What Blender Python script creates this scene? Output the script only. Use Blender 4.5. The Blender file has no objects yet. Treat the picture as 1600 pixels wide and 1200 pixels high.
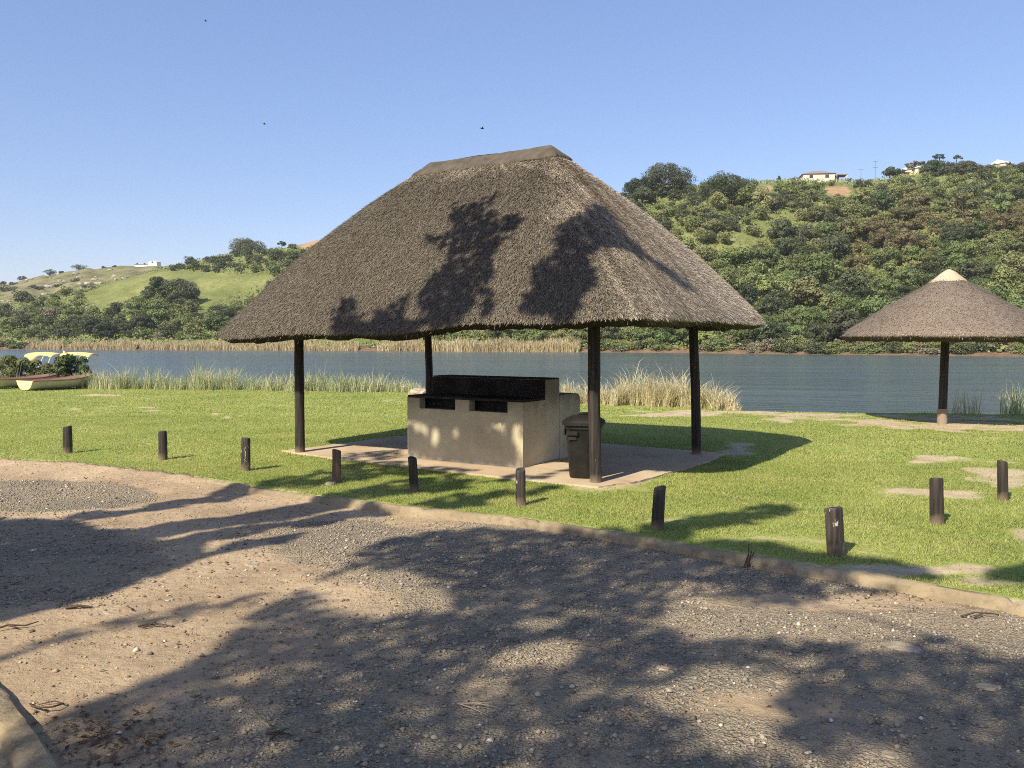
import bpy, math, random
import numpy as np
from mathutils import Vector, Matrix
from mathutils.bvhtree import BVHTree

S = bpy.context.scene
COL = S.collection
R = math.radians

# ------------------------------------------------------------------ camera
F = 1330.0
PITCH = math.atan(70 / F)
CAMZ = 1.8
cd = bpy.data.cameras.new('camera')
cam = bpy.data.objects.new('camera', cd)
COL.objects.link(cam)
cd.sensor_width = 36
cd.lens = F / 1600 * 36
cd.clip_start = 0.05
cd.clip_end = 6000
cam.location = (0, 0, CAMZ)
cam.rotation_euler = (math.pi / 2 - PITCH, 0, 0)
S.camera = cam

# ------------------------------------------------------------------ sky and sun
SUN_EL, SUN_AZ = R(40), R(234)          # azimuth measured from +X, counter-clockwise
SUN = np.array([math.cos(SUN_AZ) * math.cos(SUN_EL), math.sin(SUN_AZ) * math.cos(SUN_EL), math.sin(SUN_EL)])
W = bpy.data.worlds.new('World')
S.world = W
W.use_nodes = True
wn = W.node_tree.nodes
wn.clear()
sk = wn.new('ShaderNodeTexSky')
sk.sky_type = 'NISHITA'
sk.sun_disc = False
sk.sun_elevation = SUN_EL
sk.sun_rotation = math.atan2(SUN[0], SUN[1])
sk.air_density = 1.0
sk.dust_density = 0.6
sk.ozone_density = 2.2
sk.altitude = 50
hs = wn.new('ShaderNodeHueSaturation')
hs.inputs['Saturation'].default_value = 1.12
tint = wn.new('ShaderNodeMix'); tint.data_type = 'RGBA'; tint.blend_type = 'MULTIPLY'
tint.inputs[0].default_value = 1.0
tint.inputs[7].default_value = (1.01, 0.875, 0.86, 1)
bg = wn.new('ShaderNodeBackground')
bg.inputs['Strength'].default_value = 0.125
wo = wn.new('ShaderNodeOutputWorld')
W.node_tree.links.new(sk.outputs[0], hs.inputs['Color'])
W.node_tree.links.new(hs.outputs[0], tint.inputs[6])
even = wn.new('ShaderNodeMix'); even.data_type = 'RGBA'
even.inputs[0].default_value = 0.38                 # light haze evens the sky out
even.inputs[7].default_value = (1.42, 2.03, 4.05, 1)
W.node_tree.links.new(tint.outputs[2], even.inputs[6])
W.node_tree.links.new(even.outputs[2], bg.inputs['Color'])
W.node_tree.links.new(bg.outputs[0], wo.inputs['Surface'])
sd = bpy.data.lights.new('sun', 'SUN')
sun = bpy.data.objects.new('sun', sd)
COL.objects.link(sun)
sd.energy = 4.8
sd.angle = R(0.53)
sd.color = (1.0, 0.915, 0.74)
sun.rotation_euler = Vector(SUN).to_track_quat('Z', 'Y').to_euler()
S.view_settings.view_transform = 'Standard'
S.view_settings.look = 'None'
S.view_settings.exposure = 0.7
S.view_settings.gamma = 1
S.render.engine = 'CYCLES'
S.cycles.filter_width = 1.0
S.cycles.use_denoising = False
S.cycles.sample_clamp_indirect = 1.5
S.cycles.max_bounces = 6
S.cycles.diffuse_bounces = 3
S.cycles.transparent_max_bounces = 8

# ------------------------------------------------------------------ helpers
rng = np.random.default_rng(7)
random.seed(7)
CP, SP = math.cos(PITCH), math.sin(PITCH)


def ray(px, py):
    x = (px - 800) / F
    y = (600 - py) / F
    return np.array([x, CP + y * SP, -SP + y * CP])


def at(px, py, z=0.0):
    d = ray(px, py)
    t = (z - CAMZ) / d[2]
    return np.array([d[0] * t, d[1] * t, z])


def atY(px, py, Y):
    d = ray(px, py)
    t = Y / d[1]
    return np.array([d[0] * t, Y, CAMZ + d[2] * t])


def proj(P):
    P = np.asarray(P, float)
    x, y, z = P[..., 0], P[..., 1], P[..., 2] - CAMZ
    dep = y * CP - z * SP
    up = y * SP + z * CP
    return 800 + F * x / dep, 600 - F * up / dep


def hash2(ix, iy, s):
    h = (ix.astype(np.int64) * 374761393 + iy.astype(np.int64) * 668265263 + s * 974711) & 0x7fffffff
    h = ((h ^ (h >> 13)) * 1274126177) & 0x7fffffff
    h = h ^ (h >> 16)
    return (h & 0xffff) / 65535.0


def vnoise(x, y, s=0):
    x = np.asarray(x, float); y = np.asarray(y, float)
    ix, iy = np.floor(x), np.floor(y)
    fx, fy = x - ix, y - iy
    fx = fx * fx * (3 - 2 * fx); fy = fy * fy * (3 - 2 * fy)
    a = hash2(ix, iy, s); b = hash2(ix + 1, iy, s); c = hash2(ix, iy + 1, s); d = hash2(ix + 1, iy + 1, s)
    return (a * (1 - fx) + b * fx) * (1 - fy) + (c * (1 - fx) + d * fx) * fy


def fbm(x, y, s=0, o=4):
    x = np.asarray(x, float); y = np.asarray(y, float)
    r = 0; a = 0.5; t = 0
    for k in range(o):
        r = r + a * vnoise(x * 2 ** k, y * 2 ** k, s + k * 17); t += a; a *= 0.5
    return r / t


def sstep(a, b, x):
    t = np.clip((np.asarray(x, float) - a) / (b - a), 0, 1)
    return t * t * (3 - 2 * t)


def inpoly(px, py, poly):
    px = np.asarray(px, float); py = np.asarray(py, float)
    r = np.zeros(px.shape, bool)
    n = len(poly)
    for i in range(n):
        x1, y1 = poly[i]; x2, y2 = poly[(i + 1) % n]
        c = ((y1 > py) != (y2 > py))
        with np.errstate(divide='ignore', invalid='ignore'):
            xi = (x2 - x1) * (py - y1) / ((y2 - y1) if y2 != y1 else 1e-9) + x1
        r ^= c & (px < xi)
    return r


def npmesh(name, verts, faces, smooth=False, uv=None, attrs=None, mats=None):
    """faces: (n,k) int array, or list of such arrays (one material index each)."""
    me = bpy.data.meshes.new(name)
    fl = faces if isinstance(faces, list) else [faces]
    fl = [np.asarray(f, np.int32) for f in fl]
    verts = np.asarray(verts, np.float32)
    me.vertices.add(len(verts))
    me.vertices.foreach_set('co', verts.ravel())
    loops = np.concatenate([f.ravel() for f in fl])
    counts = np.concatenate([np.full(len(f), f.shape[1], np.int32) for f in fl])
    me.loops.add(len(loops))
    me.loops.foreach_set('vertex_index', loops)
    me.polygons.add(len(counts))
    starts = np.concatenate([[0], np.cumsum(counts)[:-1]]).astype(np.int32)
    me.polygons.foreach_set('loop_start', starts)
    mi = np.concatenate([np.full(len(f), i, np.int32) for i, f in enumerate(fl)])
    me.polygons.foreach_set('material_index', mi)
    if smooth is not False:
        if smooth is True:
            me.polygons.foreach_set('use_smooth', np.ones(len(counts), bool))
        else:
            me.polygons.foreach_set('use_smooth', np.concatenate([np.full(len(f), bool(q)) for f, q in zip(fl, smooth)]))
    me.update(calc_edges=True)
    if uv is not None:
        l = me.uv_layers.new(name='UVMap')
        l.data.foreach_set('uv', np.asarray(uv, np.float32)[loops].ravel())
    if attrs:
        for k, v in attrs.items():
            a = me.attributes.new(k, 'FLOAT', 'POINT')
            a.data.foreach_set('value', np.asarray(v, np.float32))
    for m in (mats or []):
        me.materials.append(m)
    return me


def link(name, me, parent=None, label=None, cat=None, group=None, kind=None, loc=None, rot=None):
    o = bpy.data.objects.new(name, me)
    COL.objects.link(o)
    if parent is not None:
        o.parent = parent
    tag(o, label, cat, group, kind)
    if loc is not None:
        o.location = tuple(float(q) for q in loc)
    if rot is not None:
        o.rotation_euler = rot
    return o


def tag(o, label=None, cat=None, group=None, kind=None):
    for k, v in (('label', label), ('category', cat), ('group', group), ('kind', kind)):
        if v:
            o[k] = v


class MB:
    """collects quads and triangles"""
    def __init__(s):
        s.v = []; s.f = []

    def add(s, v, f):
        b = len(s.v)
        s.v += [tuple(q) for q in v]
        s.f += [tuple(i + b for i in q) for q in f]

    def box(s, x0, x1, y0, y1, z0, z1, bev=0.0, Mx=None):
        if bev > 0:
            b = bev
            prof = []
            rings = []
            for z, ins in ((z0, b), (z0 + b, 0), (z1 - b, 0), (z1, b)):
                rings.append([(x0 + ins, y0 + b, z), (x0 + b, y0 + ins, z), (x1 - b, y0 + ins, z), (x1 - ins, y0 + b, z),
                              (x1 - ins, y1 - b, z), (x1 - b, y1 - ins, z), (x0 + b, y1 - ins, z), (x0 + ins, y1 - b, z)])
            v = [q for r_ in rings for q in r_]
            f = []
            for k in range(3):
                for i in range(8):
                    j = (i + 1) % 8
                    f.append((k * 8 + i, k * 8 + j, k * 8 + 8 + j, k * 8 + 8 + i))
            f.append(tuple(range(7, -1, -1))); f.append(tuple(range(24, 32)))
        else:
            v = [(x0, y0, z0), (x1, y0, z0), (x1, y1, z0), (x0, y1, z0), (x0, y0, z1), (x1, y0, z1), (x1, y1, z1), (x0, y1, z1)]
            f = [(3, 2, 1, 0), (4, 5, 6, 7), (0, 1, 5, 4), (1, 2, 6, 5), (2, 3, 7, 6), (3, 0, 4, 7)]
        if Mx is not None:
            v = [tuple(Mx @ Vector(q)) for q in v]
        s.add(v, f)

    def tube(s, pts, rad, n=8, cap=True):
        pts = [Vector(p) for p in pts]
        if not hasattr(rad, '__len__'):
            rad = [rad] * len(pts)
        v = []; f = []
        for i, p in enumerate(pts):
            t = (pts[min(i + 1, len(pts) - 1)] - pts[max(i - 1, 0)])
            if t.length < 1e-9:
                t = Vector((0, 0, 1))
            t.normalize()
            a = t.cross(Vector((0, 0, 1)))
            if a.length < 0.05:
                a = t.cross(Vector((0, 1, 0)))
            a.normalize(); b = t.cross(a)
            for k in range(n):
                an = 2 * math.pi * k / n
                v.append(tuple(p + (a * math.cos(an) + b * math.sin(an)) * rad[i]))
        for i in range(len(pts) - 1):
            for k in range(n):
                j = (k + 1) % n
                f.append((i * n + k, i * n + j, i * n + n + j, i * n + n + k))
        if cap:
            f.append(tuple(range(n))); f.append(tuple(range(len(v) - 1, len(v) - n - 1, -1)))
        s.add(v, f)

    def build(s, name, mat, parent=None, smooth=False, **kw):
        me = bpy.data.meshes.new(name)
        me.from_pydata(s.v, [], s.f)
        me.update()
        if smooth:
            me.polygons.foreach_set('use_smooth', np.ones(len(s.f), bool))
            try:
                me.set_sharp_from_angle(angle=R(40))
            except Exception:
                pass
        if mat:
            me.materials.append(mat)
        return link(name, me, parent, **kw)


def empty(name, loc, rz=0.0, label=None, cat=None, group=None):
    o = bpy.data.objects.new(name, None)
    COL.objects.link(o)
    o.location = tuple(float(q) for q in loc)
    o.rotation_euler = (0, 0, rz)
    o.empty_display_size = 0.2
    tag(o, label, cat, group)
    return o


# ------------------------------------------------------------------ materials
class N:
    def __init__(s, name):
        s.m = bpy.data.materials.new(name)
        s.m.use_nodes = True
        s.t = s.m.node_tree
        s.t.nodes.clear()
        s.out = s.t.nodes.new('ShaderNodeOutputMaterial')

    def new(s, ty, **kw):
        n = s.t.nodes.new(ty)
        for k, v in kw.items():
            setattr(n, k, v)
        return n

    def set(s, inp, v):
        if hasattr(v, 'is_output'):
            s.t.links.new(v, inp)
        elif isinstance(v, (tuple, list)) and len(v) == 3 and inp.type == 'RGBA':
            inp.default_value = (*v, 1)
        else:
            inp.default_value = v

    def pos(s):
        return s.new('ShaderNodeNewGeometry').outputs['Position']

    def obj(s):
        return s.new('ShaderNodeTexCoord').outputs['Object']

    def uv(s):
        return s.new('ShaderNodeTexCoord').outputs['UV']

    def rand(s):
        return s.new('ShaderNodeObjectInfo').outputs['Random']

    def island(s):
        return s.new('ShaderNodeNewGeometry').outputs['Random Per Island']

    def attr(s, nm):
        return s.new('ShaderNodeAttribute', attribute_name=nm).outputs['Fac']

    def mapv(s, v, scale=(1, 1, 1), rot=(0, 0, 0), loc=(0, 0, 0)):
        n = s.new('ShaderNodeMapping')
        s.set(n.inputs['Vector'], v)
        n.inputs['Scale'].default_value = scale
        n.inputs['Rotation'].default_value = rot
        n.inputs['Location'].default_value = loc
        return n.outputs[0]

    def noise(s, v, scale=5, detail=4, rough=0.55, dist=0.0):
        n = s.new('ShaderNodeTexNoise')
        s.set(n.inputs['Vector'], v)
        n.inputs['Scale'].default_value = scale
        n.inputs['Detail'].default_value = detail
        n.inputs['Roughness'].default_value = rough
        n.inputs['Distortion'].default_value = dist
        return n.outputs[0]

    def voro(s, v, scale=5, feature='F1', out='Distance'):
        n = s.new('ShaderNodeTexVoronoi', feature=feature)
        s.set(n.inputs['Vector'], v)
        n.inputs['Scale'].default_value = scale
        return n.outputs[out]

    def ramp(s, f, stops, interp='LINEAR'):
        n = s.new('ShaderNodeValToRGB')
        e = n.color_ramp.elements
        n.color_ramp.interpolation = interp
        while len(e) < len(stops):
            e.new(0.5)
        for q, (p, c) in zip(e, stops):
            q.position = p
            q.color = (*c, 1) if isinstance(c, (tuple, list)) else (c, c, c, 1)
        s.set(n.inputs[0], f)
        return n.outputs[0]

    def mix(s, f, a, b, mode='MIX'):
        n = s.new('ShaderNodeMix', data_type='RGBA', blend_type=mode)
        s.set(n.inputs[0], f); s.set(n.inputs[6], a); s.set(n.inputs[7], b)
        return n.outputs[2]

    def math(s, op, a, b=0.0, clamp=False):
        n = s.new('ShaderNodeMath', operation=op, use_clamp=clamp)
        s.set(n.inputs[0], a); s.set(n.inputs[1], b)
        return n.outputs[0]

    def sep(s, v):
        n = s.new('ShaderNodeSeparateXYZ')
        s.set(n.inputs[0], v)
        return n.outputs

    def bump(s, h, strength=0.5, dist=0.02, normal=None):
        n = s.new('ShaderNodeBump')
        n.inputs['Strength'].default_value = strength
        n.inputs['Distance'].default_value = dist
        s.set(n.inputs['Height'], h)
        if normal is not None:
            s.set(n.inputs['Normal'], normal)
        return n.outputs[0]

    def pr(s, color, rough=0.9, normal=None, spec=0.2, **kw):
        n = s.new('ShaderNodeBsdfPrincipled')
        s.set(n.inputs['Base Color'], color)
        s.set(n.inputs['Roughness'], rough)
        n.inputs['Specular IOR Level'].default_value = spec
        if normal is not None:
            s.set(n.inputs['Normal'], normal)
        for k, v in kw.items():
            s.set(n.inputs[k.replace('_', ' ')], v)
        return n.outputs[0]

    def done(s, shader):
        s.t.links.new(shader, s.out.inputs['Surface'])
        return s.m

    def leafy(s, color, trans=0.3, rough=0.55, tcol=None):
        p = s.pr(color, rough, spec=0.25)
        t = s.new('ShaderNodeBsdfTranslucent')
        s.set(t.inputs['Color'], tcol if tcol is not None else color)
        mx = s.new('ShaderNodeMixShader')
        mx.inputs[0].default_value = trans
        s.t.links.new(p, mx.inputs[1]); s.t.links.new(t.outputs[0], mx.inputs[2])
        return s.done(mx.outputs[0])


def m_leaf(name, dark, light, warm=None, scale=0.6):
    n = N(name)
    f = n.noise(n.pos(), scale, 3)
    isl = n.island()
    f2 = n.math('ADD', n.math('MULTIPLY', f, 0.6), n.math('MULTIPLY', isl, 0.45))
    c = n.ramp(f2, [(0.25, dark), (0.75, light)])
    r = n.rand()
    if warm:
        c = n.mix(n.ramp(r, [(0.25, 0.0), (0.95, 0.75)]), c, warm)
    v = n.math('ADD', n.math('MULTIPLY', n.math('FRACT', n.math('MULTIPLY', r, 7.31)), 0.7), 0.68)
    c = n.mix(1.0, c, n.new('ShaderNodeCombineXYZ').outputs[0], 'MULTIPLY') if False else c
    hsv = n.new('ShaderNodeHueSaturation')
    n.set(hsv.inputs['Value'], v); n.set(hsv.inputs['Color'], c)
    return n.leafy(hsv.outputs[0], 0.16)


def m_simple(name, c1, c2, scale=8, rough=0.85, bump=0.3, bdist=0.01, spec=0.2, stretch=(1, 1, 1)):
    n = N(name)
    p = n.mapv(n.obj(), stretch)
    f = n.noise(p, scale, 5, 0.6)
    c = n.ramp(f, [(0.3, c1), (0.7, c2)])
    return n.done(n.pr(c, rough, n.bump(n.noise(p, scale * 3, 4), bump, bdist), spec))


def m_thatch(name, dark, mid, light, warm):
    n = N(name)
    uv = n.uv()
    fine = n.noise(n.mapv(uv, (95, 22, 1)), 1.0, 3, 0.6, 0.6)
    fine2 = n.noise(n.mapv(uv, (42, 30, 1)), 1.0, 4, 0.65, 1.0)
    big = n.noise(n.mapv(uv, (1.1, 0.5, 1)), 1.0, 4, 0.6)
    streak = n.noise(n.mapv(uv, (9, 0.8, 1)), 1.0, 4, 0.6)
    f = n.math('ADD', n.math('MULTIPLY', fine, 0.5), n.math('MULTIPLY', fine2, 0.5))
    c = n.ramp(f, [(0.33, dark), (0.5, mid), (0.68, light)])
    c = n.mix(n.ramp(big, [(0.35, 0.0), (0.7, 0.4)]), c, warm)
    c = n.mix(n.ramp(streak, [(0.3, 0.22), (0.6, 0.0)]), c, dark)
    c = n.mix(n.attr('shade_streak'), c, n.mix(1.0, c, (0.305, 0.312, 0.315), 'MULTIPLY'))  # slope darkening stands in for straw self-shadow, along with weathered streaks
    c = n.mix(n.attr('soot_shade'), c, n.mix(0.85, c, (0.022, 0.018, 0.014)))  # shade under the eaves put into the colour, along with smoke stain
    h = n.math('ADD', f, n.math('MULTIPLY', streak, 0.2))
    return n.done(n.pr(c, 0.95, n.bump(h, 0.9, 0.03), 0.1))


def m_straw(name, stops):
    n = N(name)
    c = n.ramp(n.island(), stops)
    c = n.mix(n.attr('shade_streak'), c, n.mix(1.0, c, (0.305, 0.312, 0.315), 'MULTIPLY'))  # same painted slope shade and weathered streaks on the straws
    return n.done(n.pr(c, 0.9, None, 0.1))


THATCH = m_thatch('thatch', (0.085, 0.070, 0.054), (0.42, 0.35, 0.262), (0.74, 0.63, 0.49), (0.38, 0.30, 0.21))
STRAW = m_straw('thatch_straw', [(0.0, (0.12, 0.096, 0.070)), (0.45, (0.43, 0.355, 0.26)), (0.85, (0.72, 0.61, 0.47)), (1.0, (0.80, 0.70, 0.57))])
THATCH_PALE = m_thatch('pale_thatch', (0.12, 0.095, 0.075), (0.21, 0.17, 0.14), (0.31, 0.255, 0.21), (0.22, 0.165, 0.12))
STRAW_PALE = m_straw('pale_thatch_straw', [(0.0, (0.19, 0.15, 0.118)), (0.6, (0.26, 0.21, 0.165)), (1.0, (0.36, 0.30, 0.24))])
CAP = m_simple('ridge_mortar', (0.06, 0.05, 0.039), (0.125, 0.104, 0.081), 5, 0.95, 0.5, 0.02)
CAP_PALE = m_simple('pale_mortar', (0.38, 0.315, 0.215), (0.47, 0.395, 0.28), 5, 0.9, 0.2, 0.01)


def m_pole(name, base, pale, fleck, amount):
    n = N(name)
    p = n.obj()
    g = n.noise(n.mapv(p, (26, 26, 1.6)), 1, 5, 0.6)
    c = n.ramp(g, [(0.35, base), (0.72, pale)])
    fl = n.noise(n.mapv(p, (16, 16, 7)), 1, 5, 0.7)
    c = n.mix(n.ramp(fl, [(amount, 0.0), (amount + 0.035, 1.0)]), c, fleck)
    z = n.sep(p)[2]
    zz = n.math('ADD', z, n.math('MULTIPLY', n.noise(p, 14, 3), 0.10))
    c = n.mix(n.ramp(zz, [(0.06, 0.8), (0.16, 0.0)]), c, (0.20, 0.145, 0.10))
    return n.done(n.pr(c, 0.75, n.bump(g, 0.7, 0.015), 0.3))


POLE = m_pole('creosoted_pole', (0.013, 0.010, 0.009), (0.058, 0.047, 0.039), (0.16, 0.13, 0.105), 0.66)
POST_A = m_pole('black_post', (0.018, 0.014, 0.012), (0.070, 0.056, 0.048), (0.34, 0.29, 0.23), 0.68)
POST_B = m_pole('flaking_post', (0.020, 0.016, 0.014), (0.085, 0.068, 0.056), (0.48, 0.42, 0.35), 0.60)
POST_C = m_pole('brown_post', (0.060, 0.038, 0.025), (0.17, 0.115, 0.078), (0.26, 0.20, 0.15), 0.66)

n = N('braai_plaster')
p = n.obj()
big = n.noise(p, 1.6, 5, 0.6)
c = n.ramp(big, [(0.3, (0.36, 0.31, 0.21)), (0.55, (0.48, 0.42, 0.29)), (0.75, (0.55, 0.485, 0.345))])
st = n.noise(n.mapv(p, (7, 7, 0.7)), 1, 5, 0.6)
c = n.mix(n.ramp(st, [(0.28, 0.10), (0.5, 0.0)]), c, (0.22, 0.185, 0.135))
sp = n.noise(p, 34, 3, 0.6)
c = n.mix(n.ramp(sp, [(0.72, 0.0), (0.76, 0.8)]), c, (0.06, 0.05, 0.04))
z = n.sep(p)[2]
zn = n.math('ADD', z, n.math('MULTIPLY', n.noise(p, 6, 4), 0.25))
c = n.mix(n.ramp(zn, [(0.12, 0.55), (0.26, 0.0)]), c, (0.46, 0.40, 0.32))
c = n.mix(n.ramp(n.noise(n.mapv(p, (2.2, 2.2, 5)), 1, 6, 0.65), [(0.52, 0.0), (0.75, 0.28)]), c, (0.24, 0.205, 0.15))
zs_ = n.math('ADD', z, n.math('MULTIPLY', n.math('SUBTRACT', n.noise(p, 5, 5, 0.7), 0.5), 0.5))
c = n.mix(n.ramp(zs_, [(0.70, 0.0), (1.0, 0.7)]), c, (0.10, 0.088, 0.07))
c = n.mix(n.ramp(n.noise(n.mapv(p, (9, 9, .9), loc=(2, 0, 0)), 1, 5, 0.65), [(0.62, 0.0), (0.76, 0.16)]), c, (0.14, 0.12, 0.09))
PLASTER = n.done(n.pr(c, 0.92, n.bump(n.noise(p, 22, 5), 0.25, 0.01), 0.15))
SOOT = m_simple('soot_shade', (0.012, 0.011, 0.010), (0.040, 0.035, 0.029), 4, 0.95, 0.3, 0.01, 0.1)
SOOTY = m_simple('sooty_concrete', (0.012, 0.011, 0.010), (0.05, 0.043, 0.036), 3, 0.95, 0.3, 0.01, 0.1)
BIN = m_simple('bin_plastic', (0.004, 0.004, 0.0038), (0.016, 0.015, 0.013), 5, 0.5, 0.25, 0.006, 0.4)
BIN_LID = m_simple('bin_lid_plastic', (0.005, 0.005, 0.0045), (0.018, 0.0165, 0.015), 6, 0.6, 0.2, 0.006, 0.4)

n = N('slab_concrete')
p = n.pos()
c = n.ramp(n.noise(p, 1.3, 6, 0.6), [(0.3, (0.38, 0.285, 0.185)), (0.55, (0.49, 0.38, 0.255)), (0.75, (0.55, 0.435, 0.305))])
c = n.mix(n.ramp(n.noise(p, 9, 5, 0.7), [(0.6, 0.0), (0.72, 0.6)]), c, (0.28, 0.19, 0.12))
SLAB = n.done(n.pr(c, 0.95, n.bump(n.noise(p, 40, 4), 0.25, 0.01), 0.1))

n = N('kerb_concrete')
p = n.pos()
c = n.ramp(n.noise(p, 2.2, 6, 0.65), [(0.3, (0.19, 0.148, 0.092)), (0.55, (0.30, 0.236, 0.15)), (0.75, (0.38, 0.302, 0.195))])
c = n.mix(n.ramp(n.noise(p, 11, 5, 0.7), [(0.52, 0.0), (0.68, 0.7)]), c, (0.15, 0.12, 0.075))
KERB = n.done(n.pr(c, 0.95, n.bump(n.noise(p, 26, 5, 0.7), 0.6, 0.03), 0.1))

# road: sand with grey gravel where the 'gravel' attribute is high
n = N('road_surface')
p = n.pos()
sand = n.ramp(n.noise(p, 0.9, 7, 0.65), [(0.3, (0.29, 0.212, 0.133)), (0.5, (0.42, 0.312, 0.195)), (0.72, (0.53, 0.405, 0.262))])
sand = n.mix(n.ramp(n.noise(p, 13, 7, 0.75), [(0.5, 0.0), (0.66, 0.6)]), sand, (0.27, 0.18, 0.11))
sand = n.mix(n.ramp(n.noise(p, 55, 3, 0.6), [(0.66, 0.0), (0.72, 0.7)]), sand, (0.17, 0.115, 0.075))
v1 = n.voro(p, 75, 'F1', 'Color'); v2 = n.voro(p, 31, 'F1', 'Color')
g1 = n.ramp(n.sep(v1)[0], [(0.0, (0.135, 0.112, 0.080)), (0.6, (0.275, 0.230, 0.163)), (0.93, (0.37, 0.315, 0.228)), (1.0, (0.48, 0.41, 0.30))])
g2 = n.ramp(n.sep(v2)[0], [(0.0, (0.155, 0.130, 0.092)), (1.0, (0.335, 0.283, 0.203))])
grav = n.mix(0.4, g1, g2)
grav = n.mix(n.ramp(n.noise(p, 0.8, 6, 0.6), [(0.40, 0.0), (0.66, 0.85)]), grav, (0.40, 0.31, 0.205))
gm = n.math('ADD', n.attr('gravel'), n.math('MULTIPLY', n.math('SUBTRACT', n.noise(p, 3.2, 7, 0.7), 0.5), 1.3))
gmask = n.ramp(gm, [(0.38, 0.0), (0.62, 1.0)])
c = n.mix(gmask, sand, grav)
pale = n.noise(n.mapv(p, (1, 1.4, 1), loc=(3.1, 1.7, 0)), 1.6, 5, 0.55)
c = n.mix(n.ramp(pale, [(0.66, 0.0), (0.72, 0.55)]), c, (0.46, 0.37, 0.27))
c = n.mix(n.attr('litter'), c, (0.13, 0.085, 0.05))
vg = n.math('ADD', n.math('MULTIPLY', n.voro(p, 66), 0.6), n.math('MULTIPLY', n.voro(p, 27), 0.5))
hh = n.math('ADD', n.math('MULTIPLY', vg, n.math('ADD', n.math('MULTIPLY', gmask, 0.8), 0.06)), n.noise(n.mapv(p, (1, 1, 1)), 11, 8, 0.72))
ROAD = n.done(n.pr(c, 0.95, n.bump(hh, 1.0, 0.035), 0.15))

n = N('gravel_stone')
c = n.ramp(n.island(), [(0.0, (0.14, 0.118, 0.09)), (0.7, (0.29, 0.245, 0.188)), (0.96, (0.34, 0.295, 0.235)), (1.0, (0.62, 0.56, 0.47))])
STONE = n.done(n.pr(c, 0.9, n.bump(n.noise(n.pos(), 90, 3), 0.3, 0.005), 0.2))
n = N('sandy_clod')
c = n.ramp(n.island(), [(0.0, (0.13, 0.092, 0.060)), (0.5, (0.30, 0.22, 0.145)), (0.9, (0.42, 0.325, 0.22)), (1.0, (0.62, 0.54, 0.42))])
CLOD = n.done(n.pr(c, 0.95, None, 0.1))
PALE_ROCK = m_simple('pale_rock', (0.30, 0.24, 0.17), (0.48, 0.40, 0.30), 7, 0.95, 0.6, 0.02)
ROAD_ROCK = m_simple('road_rock', (0.26, 0.205, 0.14), (0.44, 0.36, 0.26), 14, 0.95, 0.8, 0.02)
HILL_ROCK = m_simple('hill_rock', (0.22, 0.19, 0.15), (0.42, 0.36, 0.28), 0.8, 0.95, 0.5, 0.3)

n = N('lawn_soil')
p = n.pos()
gcol = n.ramp(n.noise(p, 0.55, 6, 0.6), [(0.3, (0.225, 0.275, 0.065)), (0.55, (0.31, 0.345, 0.09)), (0.75, (0.40, 0.39, 0.135))])
gcol = n.mix(n.ramp(n.noise(p, 28, 5, 0.7), [(0.35, 0.55), (0.6, 0.0)]), gcol, (0.11, 0.13, 0.026))
dirt = n.ramp(n.noise(p, 3, 6, 0.65), [(0.3, (0.34, 0.265, 0.16)), (0.7, (0.56, 0.455, 0.30))])
bm = n.math('ADD', n.attr('bare'), n.math('MULTIPLY', n.math('SUBTRACT', n.noise(p, 2.2, 8, 0.78), 0.5), 1.9))
c = n.mix(n.ramp(bm, [(0.40, 0.0), (0.75, 1.0)]), gcol, dirt)
LAWN = n.done(n.pr(c, 0.95, n.bump(n.noise(p, 40, 5, 0.7), 0.5, 0.03), 0.1))

n = N('grass_blade')
p = n.pos()
gc = n.ramp(n.noise(p, 0.5, 5, 0.6), [(0.3, (0.31, 0.385, 0.095)), (0.55, (0.46, 0.495, 0.15)), (0.75, (0.62, 0.58, 0.24))])
isl = n.island()
gc = n.mix(n.ramp(isl, [(0.0, 0.75), (0.42, 0.0)]), gc, (0.11, 0.16, 0.04))
gc = n.mix(n.ramp(n.noise(p, 1.7, 6, 0.7), [(0.5, 0.0), (0.72, 0.55)]), gc, (0.60, 0.50, 0.23))
gc = n.mix(n.ramp(n.noise(n.mapv(p, loc=(7, 3, 0)), 0.9, 6, 0.7), [(0.5, 0.0), (0.7, 0.5)]), gc, (0.22, 0.32, 0.07))
gc = n.mix(n.ramp(isl, [(0.86, 0.0), (1.0, 0.8)]), gc, (0.55, 0.47, 0.22))
GRASS = n.leafy(gc, 0.45, 0.6)

n = N('water')
p = n.pos()
w1 = n.noise(n.mapv(p, (0.55, 1.5, 1), rot=(0, 0, 0.15)), 1.0, 5, 0.6)
w2 = n.noise(n.mapv(p, (2.2, 5.5, 1), rot=(0, 0, -0.1)), 1.0, 3, 0.55)
w0 = n.noise(n.mapv(p, (0.12, 0.34, 1), rot=(0, 0, 0.08)), 1.0, 4, 0.6)
h = n.math('ADD', n.math('MULTIPLY', w0, 1.7), n.math('ADD', n.math('MULTIPLY', w1, 0.7), n.math('MULTIPLY', w2, 0.12)))
calm = n.noise(n.mapv(p, (0.02, 0.09, 1)), 1.0, 3, 0.5)
nb = n.bump(n.math('MULTIPLY', h, n.ramp(calm, [(0.35, 0.5), (0.65, 1.0)])), 0.9, 0.5)
c = n.ramp(calm, [(0.3, (0.055, 0.078, 0.078)), (0.7, (0.085, 0.108, 0.105))])
WATER = n.done(n.pr(c, 0.16, nb, 0.6, IOR=1.34))

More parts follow.
